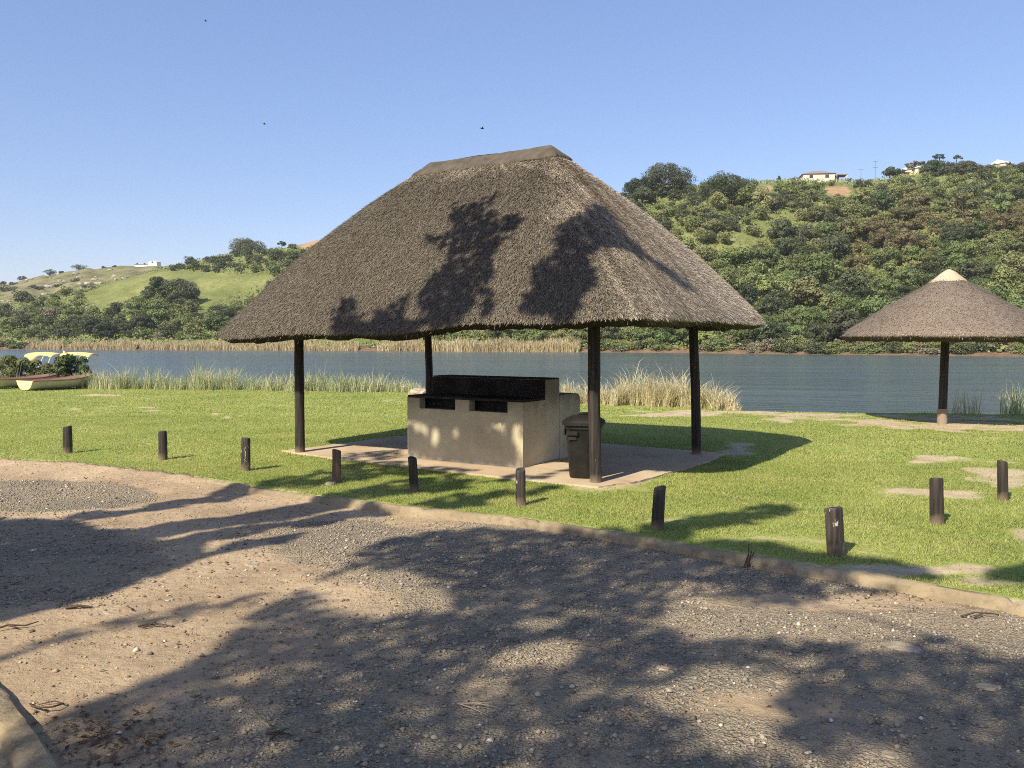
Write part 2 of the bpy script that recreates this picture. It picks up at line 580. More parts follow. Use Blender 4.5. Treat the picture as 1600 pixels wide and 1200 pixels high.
n = N('hillside')
p = n.pos()
gr = n.ramp(n.noise(p, 0.06, 7, 0.65), [(0.3, (0.135, 0.155, 0.052)), (0.5, (0.205, 0.222, 0.075)), (0.7, (0.285, 0.28, 0.11))])
gr = n.mix(n.ramp(n.noise(p, 0.7, 6, 0.7), [(0.35, 0.6), (0.6, 0.0)]), gr, (0.09, 0.105, 0.035))
soil = n.ramp(n.noise(p, 0.4, 6, 0.65), [(0.3, (0.29, 0.175, 0.095)), (0.7, (0.42, 0.28, 0.175))])
sm = n.math('ADD', n.attr('soil'), n.math('MULTIPLY', n.math('SUBTRACT', n.noise(p, 0.25, 6, 0.7), 0.5), 1.2))
c = n.mix(n.ramp(sm, [(0.45, 0.0), (0.6, 1.0)]), gr, soil)
mud = n.ramp(n.noise(p, 0.8, 6, 0.65), [(0.3, (0.13, 0.085, 0.05)), (0.7, (0.26, 0.175, 0.11))])
zb = n.math('ADD', n.sep(p)[2], n.math('MULTIPLY', n.noise(p, 0.5, 4), 0.8))
c = n.mix(n.ramp(n.math('MULTIPLY', zb, 0.5), [(0.35, 1.0), (0.55, 0.0)]), c, mud)
HILL = n.done(n.pr(c, 0.95, n.bump(n.noise(p, 0.9, 7, 0.75), 0.8, 0.5), 0.05))

n = N('rocky_hillside')
p = n.pos()
gr = n.ramp(n.noise(p, 0.05, 7, 0.65), [(0.3, (0.12, 0.125, 0.05)), (0.5, (0.20, 0.185, 0.085)), (0.7, (0.28, 0.24, 0.14))])
gr = n.mix(n.ramp(n.noise(p, 0.11, 6, 0.7), [(0.5, 0.0), (0.62, 0.8)]), gr, (0.07, 0.075, 0.03))
rk = n.noise(p, 0.35, 5, 0.7)
c = n.mix(n.ramp(rk, [(0.6, 0.0), (0.66, 0.8)]), gr, (0.34, 0.29, 0.23))
ROCKHILL = n.done(n.pr(c, 0.95, n.bump(n.noise(p, 0.5, 7, 0.75), 0.8, 0.8), 0.05))
BED = m_simple('lagoon_bed', (0.03, 0.035, 0.025), (0.05, 0.05, 0.035), 0.2)

BARK = m_simple('bark', (0.05, 0.04, 0.03), (0.15, 0.12, 0.09), 5, 0.95, 0.8, 0.04, 0.1, (3, 3, 0.6))
PALE_BARK = m_simple('pale_branch', (0.28, 0.25, 0.20), (0.42, 0.38, 0.31), 1, 0.9, 0.3, 0.03, 0.1)
LEAF_D = m_leaf('leaf_dark', (0.027, 0.043, 0.018), (0.078, 0.102, 0.042), (0.09, 0.09, 0.048), 0.5)
LEAF_G = m_leaf('leaf_green', (0.055, 0.088, 0.028), (0.150, 0.196, 0.066), (0.17, 0.18, 0.065), 0.5)
LEAF_Y = m_leaf('leaf_yellow_green', (0.09, 0.118, 0.036), (0.205, 0.226, 0.078), (0.20, 0.185, 0.085), 0.5)
LEAF_B = m_leaf('leaf_olive_brown', (0.075, 0.080, 0.032), (0.165, 0.155, 0.065), (0.18, 0.135, 0.065), 0.5)
LEAF_K = m_leaf('leaf_grey_twig', (0.12, 0.105, 0.065), (0.24, 0.21, 0.14), None, 0.5)
LEAF_S = m_leaf('leaf_silver', (0.26, 0.28, 0.21), (0.48, 0.50, 0.38), None, 0.5)
n = N('leaf_broad')
LEAF_SHADE = n.leafy(n.ramp(n.island(), [(0.0, (0.13, 0.16, 0.045)), (1.0, (0.28, 0.30, 0.10))]), 0.5, tcol=(0.48, 0.45, 0.20))

n = N('reed_leaf')
isl = n.island()
g = n.noise(n.pos(), 0.35, 4)
f = n.math('ADD', n.math('MULTIPLY', isl, 0.7), n.math('MULTIPLY', g, 0.5))
c = n.ramp(f, [(0.15, (0.17, 0.23, 0.10)), (0.5, (0.34, 0.40, 0.19)), (0.72, (0.52, 0.50, 0.29)), (0.95, (0.76, 0.68, 0.46))])
REED = n.leafy(c, 0.3, 0.6)
n = N('straw_reed_leaf')
isl = n.island()
g = n.noise(n.pos(), 0.3, 4)
f = n.math('ADD', n.math('MULTIPLY', isl, 0.6), n.math('MULTIPLY', g, 0.5))
c = n.ramp(f, [(0.1, (0.26, 0.30, 0.14)), (0.4, (0.52, 0.46, 0.27)), (0.9, (0.78, 0.68, 0.46))])
REED_DRY = n.leafy(c, 0.3, 0.6)
n = N('far_dry_reed')
isl = n.island()
g = n.noise(n.pos(), 0.12, 4)
f = n.math('ADD', n.math('MULTIPLY', isl, 0.5), n.math('MULTIPLY', g, 0.6))
c = n.ramp(f, [(0.1, (0.24, 0.21, 0.11)), (0.45, (0.45, 0.37, 0.21)), (0.9, (0.64, 0.54, 0.34))])
REED_FAR = n.leafy(c, 0.25, 0.6)


def plain(name, c, rough=0.6, spec=0.3):
    return m_simple(name, tuple(q * 0.88 for q in c), tuple(min(1, q * 1.08) for q in c), 3, rough, 0.1, 0.005, spec)


CREAM = plain('cream_paint', (0.66, 0.56, 0.36))
CREAMY_HULL = plain('hull_paint', (0.52, 0.49, 0.38), 0.5)
TRANSOM = plain('transom_paint', (0.72, 0.57, 0.30), 0.5)
REDWOOD = plain('red_brown_wood', (0.25, 0.11, 0.075))
INBOAT = plain('boat_inside', (0.26, 0.19, 0.15))
YELLOW = plain('yellow_canvas', (0.78, 0.60, 0.22), 0.8)
WHITE = plain('white_metal', (0.72, 0.70, 0.64), 0.4)
HOUSEW = plain('house_wall', (0.58, 0.52, 0.44), 0.9)
HOUSEY = plain('yellow_house_wall', (0.62, 0.52, 0.33), 0.9)
ROOFG = plain('grey_brown_roof', (0.23, 0.19, 0.17), 0.8)
ROOFW = plain('white_roof', (0.72, 0.70, 0.66), 0.6)
GLASS = plain('dark_pane', (0.04, 0.045, 0.05), 0.15, 0.5)
TIMBER = plain('weathered_timber', (0.24, 0.21, 0.18), 0.9)
DARKWOOD = plain('dark_wood', (0.05, 0.042, 0.036), 0.8)
BIRD = plain('bird_feather', (0.02, 0.02, 0.022), 0.8)
TWIG = plain('dry_twig', (0.20, 0.15, 0.10), 0.9)
TWIG_D = plain('dark_twig', (0.075, 0.05, 0.033), 0.9)

# ------------------------------------------------------------------ ground, kerb, lawn
ROADZ = -0.07
kerb_px = [(-300, 702), (0, 717), (100, 722), (190, 731), (300, 745), (400, 760), (500, 773), (600, 788), (700, 798), (830, 812),
           (1000, 838), (1170, 868), (1300, 888), (1470, 917), (1600, 940), (1900, 1000)]
kerb = np.array([at(a, b, 0.0) for a, b in kerb_px])
kd = kerb[0] - kerb[1]; kerb = np.vstack([kerb[0] + kd * 12, kerb])
kd = kerb[-1] - kerb[-2]; kerb = np.vstack([kerb, kerb[-1] + kd * 6])
# resample smoothly
tt = np.concatenate([[0], np.cumsum(np.linalg.norm(np.diff(kerb, axis=0), axis=1))])
ts = np.arange(0, tt[-1], 0.04)
kx = np.interp(ts, tt, kerb[:, 0]); ky = np.interp(ts, tt, kerb[:, 1])
ker = np.ones(27) / 27
kxs = np.convolve(np.pad(kx, 13, 'edge'), ker, 'valid'); kys = np.convolve(np.pad(ky, 13, 'edge'), ker, 'valid')
K = np.stack([kxs, kys], 1)


def kerbY(X):                                   # K runs left to right with X rising
    return np.interp(X, K[:, 0], K[:, 1])


def sweep_kerb(name, path, w, z0, z1, seed, **kw):
    d = np.gradient(path, axis=0)
    d /= np.linalg.norm(d, axis=1)[:, None]
    nr = np.stack([-d[:, 1], d[:, 0]], 1)         # to the left of travel
    m = len(path)
    s = np.concatenate([[0], np.cumsum(np.linalg.norm(np.diff(path, axis=0), axis=1))])
    prof = [(0.0, z0), (0.0, z1 - 0.025), (0.02, z1), (w - 0.03, z1 - 0.004), (w, z1 - 0.035), (w + 0.015, z0)]
    V = []
    seg = np.floor(s / 1.35)
    jog = (hash2(seg, seg * 0, seed) - 0.5) * 0.035
    jz = (hash2(seg, seg * 0 + 3, seed) - 0.5) * 0.022
    gap = np.minimum((s / 1.35) % 1, 1 - (s / 1.35) % 1) < 0.016
    for k, (o, z) in enumerate(prof):
        nz = (fbm(s * 2.5, s * 0 + k * 3.3, seed) - 0.5) * 0.018
        no = (fbm(s * 3.1, s * 0 + k * 5.1, seed + 5) - 0.5) * 0.026
        q = path - nr * (o + no + jog)[:, None]
        zz = np.full(m, z) + (nz + jz - gap * 0.02 if z > z0 else 0)
        V.append(np.column_stack([q, zz]))
    V = np.stack(V, 1).reshape(-1, 3)
    npf = len(prof)
    i = np.arange(m - 1)[:, None] * npf + np.arange(npf - 1)[None, :]
    f = np.stack([i, i + npf, i + npf + 1, i + 1], -1).reshape(-1, 4)
    me = npmesh(name, V, f, True, mats=[KERB])
    me.set_sharp_from_angle(angle=R(50))
    return link(name, me, **kw)


sweep_kerb('kerb', K, 0.10, -0.25, 0.006, 3, kind='structure')
k2 = np.array([at(a, b, -0.02)[:2] for a, b in ((-330, 905), (-120, 985), (0, 1078), (45, 1130), (95, 1200), (180, 1330))])
tq = np.concatenate([[0], np.cumsum(np.linalg.norm(np.diff(k2, axis=0), axis=1))])
tq2 = np.arange(0, tq[-1], 0.06)
k2 = np.stack([np.interp(tq2, tq, k2[:, 0]), np.interp(tq2, tq, k2[:, 1])], 1)
sweep_kerb('kerb', k2, 0.14, -0.25, -0.005, 11, kind='structure')

# road sheet
gx = np.concatenate([np.linspace(-40, -9, 32)[:-1], np.linspace(-9, 9, 260), np.linspace(9, 40, 32)[1:]])
gy = np.concatenate([np.linspace(-30, 2, 34)[:-1], np.linspace(2, 14, 220), np.linspace(14, 17, 5)[1:]])
X, Y = np.meshgrid(gx, gy)
Z = ROADZ + (fbm(X * 0.7, Y * 0.7, 1) - 0.5) * 0.06 + (fbm(X * 4, Y * 4, 2, 3) - 0.5) * 0.022
kyy = kerbY(X)
dk = kyy - Y
Z = np.where(dk < 0, ROADZ - 0.06, Z)
# sand washed up against the left stretch of kerb
Z = Z + np.where(dk >= 0, 0.095 * np.exp(-np.clip(dk, 0, 9) / 0.35) * sstep(-1.5, -4.5, X), 0)
gravel = sstep(-2.3, -0.4, X + (fbm(X * 0.5, Y * 0.5, 9) - 0.5) * 2.2 + (Y - 6) * 0.12)
gravel *= 1 - 0.75 * sstep(0.9, 0.1, np.abs(dk - 0.2)) * (X < -0.5)
gravel *= 1 - 0.8 * np.exp(-(((X - 2.4) / 1.3) ** 2 + ((Y - 6.0) / 0.28) ** 2))
gravel *= 1 - 0.8 * np.exp(-(((X - 1.35) / 0.5) ** 2 + ((Y - 4.25) / 0.25) ** 2))
gravel *= 1 - 0.5 * np.exp(-(((X + 0.2) / 0.9) ** 2 + ((Y - 4.4) / 0.3) ** 2))
ppx, ppy = proj(np.stack([X, np.maximum(Y, 1.0), np.full_like(X, ROADZ)], -1))
gravel = np.maximum(gravel, 0.95 * sstep(1.15, 0.75, np.sqrt(((ppx - 60) / 190) ** 2 + ((ppy - 776) / 25) ** 2)) * (Y > 2))
gravel = np.maximum(gravel, 0.62 * sstep(1.2, 0.7, np.sqrt(((ppx - 20) / 260) ** 2 + ((ppy - 880) / 78) ** 2)) * (Y > 2))
litter = 0.8 * np.exp(-(((ppx - 160) / 110) ** 2 + ((ppy - 1150) / 55) ** 2)) * fbm(X * 9, Y * 9, 4)
litter = litter + 0.7 * np.exp(-np.abs(dk - 0.05) / 0.08) * sstep(0.0, 1.0, X) * fbm(X * 3, Y * 3, 8)
litter = np.clip(litter, 0, 1) * (Y > 2)
nx = len(gx)
i = np.arange(len(gy) - 1)[:, None] * nx + np.arange(nx - 1)[None, :]
f = np.stack([i, i + 1, i + nx + 1, i + nx], -1).reshape(-1, 4)
ROADMESH = npmesh('road', np.stack([X, Y, Z], -1).reshape(-1, 3), f, True, attrs={'gravel': gravel.ravel(), 'litter': litter.ravel()}, mats=[ROAD])
link('road', ROADMESH, kind='structure')


def roadz(x, y):
    ix = np.clip(np.searchsorted(gx, x) - 1, 0, len(gx) - 2); iy = np.clip(np.searchsorted(gy, y) - 1, 0, len(gy) - 2)
    fx = (x - gx[ix]) / (gx[ix + 1] - gx[ix]); fy = (y - gy[iy]) / (gy[iy + 1] - gy[iy])
    a = Z[iy, ix] * (1 - fx) + Z[iy, ix + 1] * fx
    b = Z[iy + 1, ix] * (1 - fx) + Z[iy + 1, ix + 1] * fx
    return a * (1 - fy) + b * fy


def gravat(x, y):
    ix = np.clip(np.searchsorted(gx, x), 0, len(gx) - 1); iy = np.clip(np.searchsorted(gy, y), 0, len(gy) - 1)
    return gravel[iy, ix]


# lawn sheet between kerb and waterline; columns of constant X/Y
shore_t = np.array([(-900, 37), (-400, 34.5), (0, 32), (150, 31), (400, 30), (640, 29.0), (820, 26), (900, 23.8), (1050, 22.8), (1170, 21.2), (1310, 20.9), (1450, 20.6), (1600, 20.4), (1800, 20.5), (2400, 22)])


def shoreY(px):
    return np.interp(px, shore_t[:, 0], shore_t[:, 1])


lp = np.linspace(-900, 2400, 330)
rat = (lp - 800) / F
lk = []
for r_ in rat:                                     # intersect kerb with the ray X = r*Y
    q = K[:, 0] - r_ * K[:, 1]
    j = np.argmax(q > 0)
    j = max(j, 1)
    t_ = q[j - 1] / (q[j - 1] - q[j] + 1e-9)
    lk.append(K[j - 1, 1] + np.clip(t_, 0, 1) * (K[j, 1] - K[j - 1, 1]))
lk = np.array(lk) - 0.06
ls = shoreY(lp)
tv = np.linspace(0, 1, 170)
YY = lk[None, :] + (ls - lk)[None, :] * tv[:, None]
extra = np.array([0.25, 0.6, 1.2, 2.5])
YY = np.vstack([YY, ls[None, :] + extra[:, None]])
XX = rat[None, :] * YY
ZZ = (fbm(XX * 0.5, YY * 0.5, 21) - 0.5) * 0.05 + (fbm(XX * 2.2, YY * 2.2, 22, 3) - 0.5) * 0.025
ZZ[:4] *= np.array([0, .3, .6, .9])[:, None]
ZZ[0] = -0.03
edge = (fbm(XX[-4:] * 0.8, YY[-4:] * 0, 5) - 0.5) * 0.2
ZZ[-4:] = np.array([-0.07, -0.38, -0.8, -1.3])[:, None] + edge * np.array([.3, 1, 1, 1])[:, None]
lpx, lpy = proj(np.stack([XX, YY, XX * 0], -1))
bare = np.zeros_like(XX)
wn1 = (fbm(XX * 1.1, YY * 1.1, 141, 5) - .5) * 4.6; wn2 = (fbm(XX * 1.1 + 60, YY * 1.1, 142, 5) - .5) * 4.6
for cx, cy, rx, ry, a in ((1030, 643, 110, 5.5, 1.1), (960, 629, 40, 3, .8), (1250, 656, 62, 5, .85), (1240, 647, 70, 3, .9), (1450, 772, 55, 7, .9),
                          (1500, 720, 55, 5, .8), (1590, 747, 40, 8, .9), (1590, 855, 45, 14, .85), (1570, 832, 40, 8, .5), (160, 617, 24, 2.0, .8), (200, 638, 34, 3.2, .75), (115, 640, 22, 2, .6),
                          (330, 648, 12, 2, .6), (350, 653, 10, 1.6, .6), (640, 628, 30, 3, .4), (1200, 640, 40, 2, .6), (1480, 663, 120, 6.5, 1.2), (1480, 655, 100, 7, .9),
                          (780, 630, 40, 3, .4), (1150, 703, 26, 8, .6), (960, 760, 70, 8, .5), (1560, 685, 40, 3, .4), (1320, 648, 60, 3, .6), (375, 651, 9, 1.5, .5),
                          (1340, 860, 90, 9, .35), (1400, 884, 120, 12, .65), (1510, 905, 60, 9, .6), (1180, 846, 130, 8, .4), (1000, 818, 90, 6, .4)):
    bare = np.maximum(bare, 1.6 * a * np.exp(-(((lpx - cx) / rx + wn1) ** 2 + ((lpy - cy) / ry + wn2) ** 2) ** 1.0))
dkl = YY - lk[None, :]
bare = np.maximum(bare, 0.75 * np.exp(-dkl / 0.16))
bare[-4:] = np.maximum(bare[-4:], np.array([.5, 1, 1, 1])[:, None])
nx_ = len(lp)
i = np.arange(len(YY) - 1)[:, None] * nx_ + np.arange(nx_ - 1)[None, :]
f = np.stack([i, i + 1, i + nx_ + 1, i + nx_], -1).reshape(-1, 4)
link('lawn', npmesh('lawn', np.stack([XX, YY, ZZ], -1).reshape(-1, 3), f, True, attrs={'bare': bare.ravel()}, mats=[LAWN]), kind='structure')


def lawn_sample(x, y):
    px = 800 + F * x / y
    c_ = np.clip(np.round((px - lp[0]) / (lp[1] - lp[0])), 0, nx_ - 1).astype(int)
    t_ = (y - lk[c_]) / (ls[c_] - lk[c_])
    r_ = np.clip(np.round(t_ * 169), 0, 169).astype(int)
    return ZZ[r_, c_], bare[r_, c_], t_


# lagoon bed and water
b = 1300
link('ground', npmesh('ground', [(-b, -b, -3.2), (b, -b, -3.2), (b, b, -3.2), (-b, b, -3.2)], np.array([[0, 1, 2, 3]]), mats=[BED]), kind='structure')
WZ = -0.6
link('water', npmesh('water', [(-700, 17, WZ), (700, 17, WZ), (700, 330, WZ), (-700, 330, WZ)], np.array([[0, 1, 2, 3]]), mats=[WATER]), kind='structure')

# ------------------------------------------------------------------ shelter frame
SLZ = 0.03
C3 = at(931, 753, SLZ); A3 = at(469, 706, SLZ); D3 = at(1088, 709, SLZ)
C2, A2, D2 = C3[:2], A3[:2], D3[:2]
u = (A2 - C2) / np.linalg.norm(A2 - C2)
v = np.array([u[1], -u[0]]);
if v @ (D2 - C2) < 0:
    v = -v
LU = float(np.linalg.norm(A2 - C2)); LV = float((D2 - C2) @ v)
B2 = A2 + v * LV


def sh(a, b_, z=0.0):
    """shelter coordinates: a towards the left pole, b away from the camera"""
    q = C2 + u * a + v * b_
    return np.array([q[0], q[1], z])


SHROT = math.atan2(u[1], u[0])
# floor slab: an uneven outline
sl = [at(438, 707, 0)[:2], at(520, 718, 0)[:2], at(640, 732, 0)[:2], at(760, 746, 0)[:2], at(870, 758, 0)[:2], at(935, 764, 0)[:2], at(985, 757, 0)[:2], at(1050, 741, 0)[:2], at(1100, 727, 0)[:2],
      at(1132, 712, 0)[:2]]
sl += [sh(-0.55, LV + 0.35)[:2], sh(LU * 0.5, LV + 0.4)[:2], sh(LU + 0.1, LV + 0.35)[:2], sh(LU + 0.2, LV * 0.5)[:2]]
pts = []
for i in range(len(sl)):
    a_, b_ = np.array(sl[i]), np.array(sl[(i + 1) % len(sl)])
    m = max(2, int(np.linalg.norm(b_ - a_) / 0.07))
    for k in range(m):
        q = a_ + (b_ - a_) * k / m
        w_ = (fbm(q[0] * 3.0, q[1] * 3.0, 31) - 0.5) * 0.16
        w2 = (fbm(q[0] * 3.0 + 40, q[1] * 3.0, 32) - 0.5) * 0.16
        pts.append((q[0] + w_, q[1] + w2))
mb = MB()
nb_ = len(pts)
mb.v = [(p_[0], p_[1], SLZ) for p_ in pts] + [(p_[0], p_[1], -0.2) for p_ in pts]
mb.f = [tuple(range(nb_))] + [(i, i + nb_, (i + 1) % nb_ + nb_, (i + 1) % nb_) for i in range(nb_)]
slab_o = mb.build('concrete_slab', SLAB, kind='structure')
SLABPOLY = pts
_bm = slab_o.data
if _bm.polygons[0].normal.z < 0:
    _bm.flip_normals()

shelter = empty('thatched_shelter', sh(LU / 2, LV / 2, SLZ), SHROT,
                'large open picnic shelter with a tall hipped grey thatched roof on four dark poles', 'shelter')
MI = Matrix.Translation(shelter.location) @ Matrix.Rotation(SHROT, 4, 'Z')
MI = np.array(MI.inverted())


def toloc(P, M_=None):
    M_ = MI if M_ is None else M_
    P = np.asarray(P, float)
    return P @ M_[:3, :3].T + M_[:3, 3]


OV = 1.05                                          # overhang
RR = 0.85                                           # corner rounding
A1, A4 = LU / 2 - 1.02, LU / 2 + 1.22               # ridge ends
BM = LV / 2
ZR = 4.49


def eave_outline(nseg):
    """rounded rectangle in (a, b), evenly spaced, anticlockwise in a-b"""
    a0, a1, b0, b1 = -OV, LU + OV + .10, -OV, LV + OV
    pl = []
    for cx, cy, st in ((a1 - RR, b0 + RR, -90), (a1 - RR, b1 - RR, 0), (a0 + RR, b1 - RR, 90), (a0 + RR, b0 + RR, 180)):
        for k in range(13):
            an = R(st + 90 * k / 12)
            pl.append((cx + RR * math.cos(an), cy + RR * math.sin(an)))
    pl.append(pl[0])
    pl = np.array(pl)
    s = np.concatenate([[0], np.cumsum(np.linalg.norm(np.diff(pl, axis=0), axis=1))])
    q = np.linspace(0, s[-1], nseg + 1)[:-1]
    return np.stack([np.interp(q, s, pl[:, 0]), np.interp(q, s, pl[:, 1])], 1), q


def eave_z(a, b_):
    fa = np.clip(a / LU, -0.3, 1.3); fb = np.clip(b_ / LV, -0.3, 1.3)
    zc, za, zd, zb = 1.955, 1.85, 1.975, 2.06
    z_ = (zc * (1 - fa) + za * fa) * (1 - fb) + (zd * (1 - fa) + zb * fa) * fb
    z_ = z_ - 0.05 * np.exp(-((fa - 0.55) / 0.2) ** 2) * (fb < 0.5)
    return z_ + (fbm(a * 0.9, b_ * 0.9, 41) - 0.5) * 0.10


NS = 300
EO, ES = eave_outline(NS)
EZ = eave_z(EO[:, 0], EO[:, 1])
RA = np.clip(EO[:, 0], A1, A4)
# spread ridge targets so that hips converge on the ridge ends
RP = np.stack([RA, np.full(NS, BM)], 1)


def roof_pt(s, inset=0.0, dz=0.0, bulge=0.065):
    e = EO + (RP - EO) * inset
    P = e + (RP - e) * s
    z0 = EZ
    z_ = z0 + (ZR - z0) * (s + bulge * math.sin(math.pi * s)) + dz
    return P, z_


def roof_mesh():
    rows = []; vv = []
    L = []
    zt = 0.115
    # outer skin from lip to ridge
    S_ = np.linspace(0, 1, 46)
    for k, s in enumerate(S_):
        P, z_ = roof_pt(s, 0, 0)
        lip = zt * (1 - 0.5 * np.exp(-s / 0.02))
        amp = 0.05 * math.sin(math.pi * min(1, s * 1.02))
        dn = (fbm(EO[:, 0] * 1.2 + 7, EO[:, 1] * 1.2 + s * 4, 51) - 0.5) * amp
        dn = dn + (vnoise(ES * 7, ES * 0 + s * 9, 52) - 0.5) * 0.016
        rows.append(np.column_stack([P, z_ + lip + dn])); L.append(s)
    outer = len(rows)
    # cut face and underside
    rag = (vnoise(ES * 9, ES * 0, 53) - 0.5) * 0.035 + (fbm(ES * 1.5, ES * 0, 54) - 0.5) * 0.05
    low = []
    P, z_ = roof_pt(0.018, 0, 0); low.append(np.column_stack([P, EZ + 0.03 + rag * .7]))
    P, z_ = roof_pt(0.055, 0, 0); low.append(np.column_stack([P, EZ - 0.02 + rag]))
    P, z_ = roof_pt(0.085, 0, 0); low.append(np.column_stack([P, EZ - 0.0 + rag * 0.6]))
    for s in np.linspace(0.15, 1, 8):
        P, z_ = roof_pt(s, 0, 0)
        low.append(np.column_stack([P, z_ - 0.10 - 0.1 * s]))
    rows = low[::-1] + rows
    V = np.stack(rows, 0)
    return V, outer


RV, ROUT = roof_mesh()
nr = len(RV)


def world_sh(P):
    q = C2[None, :] + P[:, :1] * u[None, :] + P[:, 1:2] * v[None, :]
    return np.column_stack([q, P[:, 2]])


RW = np.stack([world_sh(r_) for r_ in RV], 0)
flat = RW.reshape(-1, 3)
i0 = np.arange(nr - 1)[:, None] * NS
j0 = np.arange(NS)[None, :]
j1 = (j0 + 1) % NS
RFACES = np.stack([i0 + j0, i0 + j1, i0 + NS + j1, i0 + NS + j0], -1).reshape(-1, 4)
slope_len = np.concatenate([[0], np.cumsum(np.linalg.norm(np.diff(RW, axis=0), axis=2).mean(1))])
UVs = np.stack([np.tile(ES, nr), np.repeat(slope_len, NS)], 1)

def shade_streak_at(P):
    """paints straw light and shade: front slope darker, right hip lighter, with weathered streaks"""
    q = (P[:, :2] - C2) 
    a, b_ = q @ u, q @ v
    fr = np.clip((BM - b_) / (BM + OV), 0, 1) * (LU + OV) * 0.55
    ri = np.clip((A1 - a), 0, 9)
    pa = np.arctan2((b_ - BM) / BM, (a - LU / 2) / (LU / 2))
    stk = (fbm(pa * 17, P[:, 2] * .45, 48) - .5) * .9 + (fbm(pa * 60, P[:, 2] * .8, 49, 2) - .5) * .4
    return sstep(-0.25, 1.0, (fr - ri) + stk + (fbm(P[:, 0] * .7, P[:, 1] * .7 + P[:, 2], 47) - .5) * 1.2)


roof_me = npmesh('thatch', toloc(flat), RFACES, True, uv=UVs, attrs={'shade_streak': shade_streak_at(flat), 'soot_shade': np.repeat((np.arange(nr) < nr - ROUT) * 1.0, NS)}, mats=[THATCH])  # dark underside and cut ends: painted shade plus smoke stain
roof_o = link('thatch', roof_me, shelter)
ROOFBVH = BVHTree.FromPolygons([tuple(p_) for p_ in flat], [tuple(int(k) for k in q) for q in RFACES])


def straw_mesh(name, surf, outer_from, count, lmin, lmax, wmin, wmax, mat, lift, seed, tol, rim=6000, wfn=None):
    """short straw stubs combed down the slope; surf: (rows, ring, 3) running eave -> ridge"""
    g = np.random.default_rng(seed)
    O = surf[outer_from:]
    nr_, ns_ = O.shape[:2]
    area = np.linalg.norm(np.cross(O[1:, :] - O[:-1, :], np.roll(O, -1, 1)[:-1] - O[:-1]), axis=2)
    pr = (area / area.sum()).ravel()
    id_ = g.choice(len(pr), count, p=pr)
    r_ = id_ // ns_; c_ = id_ % ns_
    fr, fc = g.random(count)[:, None], g.random(count)[:, None]
    a = O[r_, c_]; b_ = O[r_, (c_ + 1) % ns_]; c2 = O[r_ + 1, c_]; d_ = O[r_ + 1, (c_ + 1) % ns_]
    P = (a * (1 - fc) + b_ * fc) * (1 - fr) + (c2 * (1 - fc) + d_ * fc) * fr
    dn = a - c2; dn /= np.linalg.norm(dn, axis=1)[:, None] + 1e-9
    ac = b_ - a; ac /= np.linalg.norm(ac, axis=1)[:, None] + 1e-9
    nm = np.cross(ac, -dn); nm *= np.sign(nm[:, 2:3] + 1e-9)
    dirn = dn + ac * g.normal(0, 0.28, (count, 1)) + nm * g.uniform(0.02, lift, (count, 1))
    dirn /= np.linalg.norm(dirn, axis=1)[:, None]
    Ln = g.uniform(lmin, lmax, (count, 1)); Wd = g.uniform(wmin, wmax, (count, 1))
    side = np.cross(dirn, nm); side /= np.linalg.norm(side, axis=1)[:, None] + 1e-9
    base = P + nm * 0.002
    tip = base + dirn * Ln
    V = np.stack([base - side * Wd * .5, base + side * Wd * .5, tip + side * Wd * .35, tip - side * Wd * .35], 1)
    if rim:
        c_ = g.integers(0, ns_, rim); fc = g.random((rim, 1)); lo = outer_from - 1 - g.integers(0, 2, rim)
        a = surf[lo, c_] * (1 - fc) + surf[lo, (c_ + 1) % ns_] * fc
        ac = surf[lo, (c_ + 1) % ns_] - surf[lo, c_]; ac /= np.linalg.norm(ac, axis=1)[:, None] + 1e-9
        out = np.cross(ac, np.array([0, 0, 1.0])); cen = surf[-1].mean(0)
        out *= np.sign(((a - cen) * out).sum(1))[:, None]
        dirn = out * g.uniform(0.2, 1.0, (rim, 1)) + ac * g.normal(0, 0.3, (rim, 1)) + np.array([0, 0, -1.0]) * g.uniform(0.4, 1.0, (rim, 1))
        dirn /= np.linalg.norm(dirn, axis=1)[:, None]
        Ln = g.uniform(0.015, 0.05, (rim, 1)); Wd = g.uniform(0.006, 0.013, (rim, 1))
        V2 = np.stack([a - ac * Wd * .5, a + ac * Wd * .5, a + dirn * Ln + ac * Wd * .3, a + dirn * Ln - ac * Wd * .3], 1)
        V = np.concatenate([V, V2])
    m = len(V)
    at_ = {'shade_streak': np.repeat(wfn(V.mean(1)), 4)} if wfn else None
    return npmesh(name, toloc(V.reshape(-1, 3), tol), np.arange(m * 4).reshape(-1, 4), attrs=at_, mats=[mat])


st_me = straw_mesh('straw', RW, nr - ROUT, 280000, 0.02, 0.06, 0.0038, 0.0085, STRAW, 0.65, 5, MI, rim=500, wfn=shade_streak_at)
st_o = link('straw', st_me, roof_o, kind='stuff')


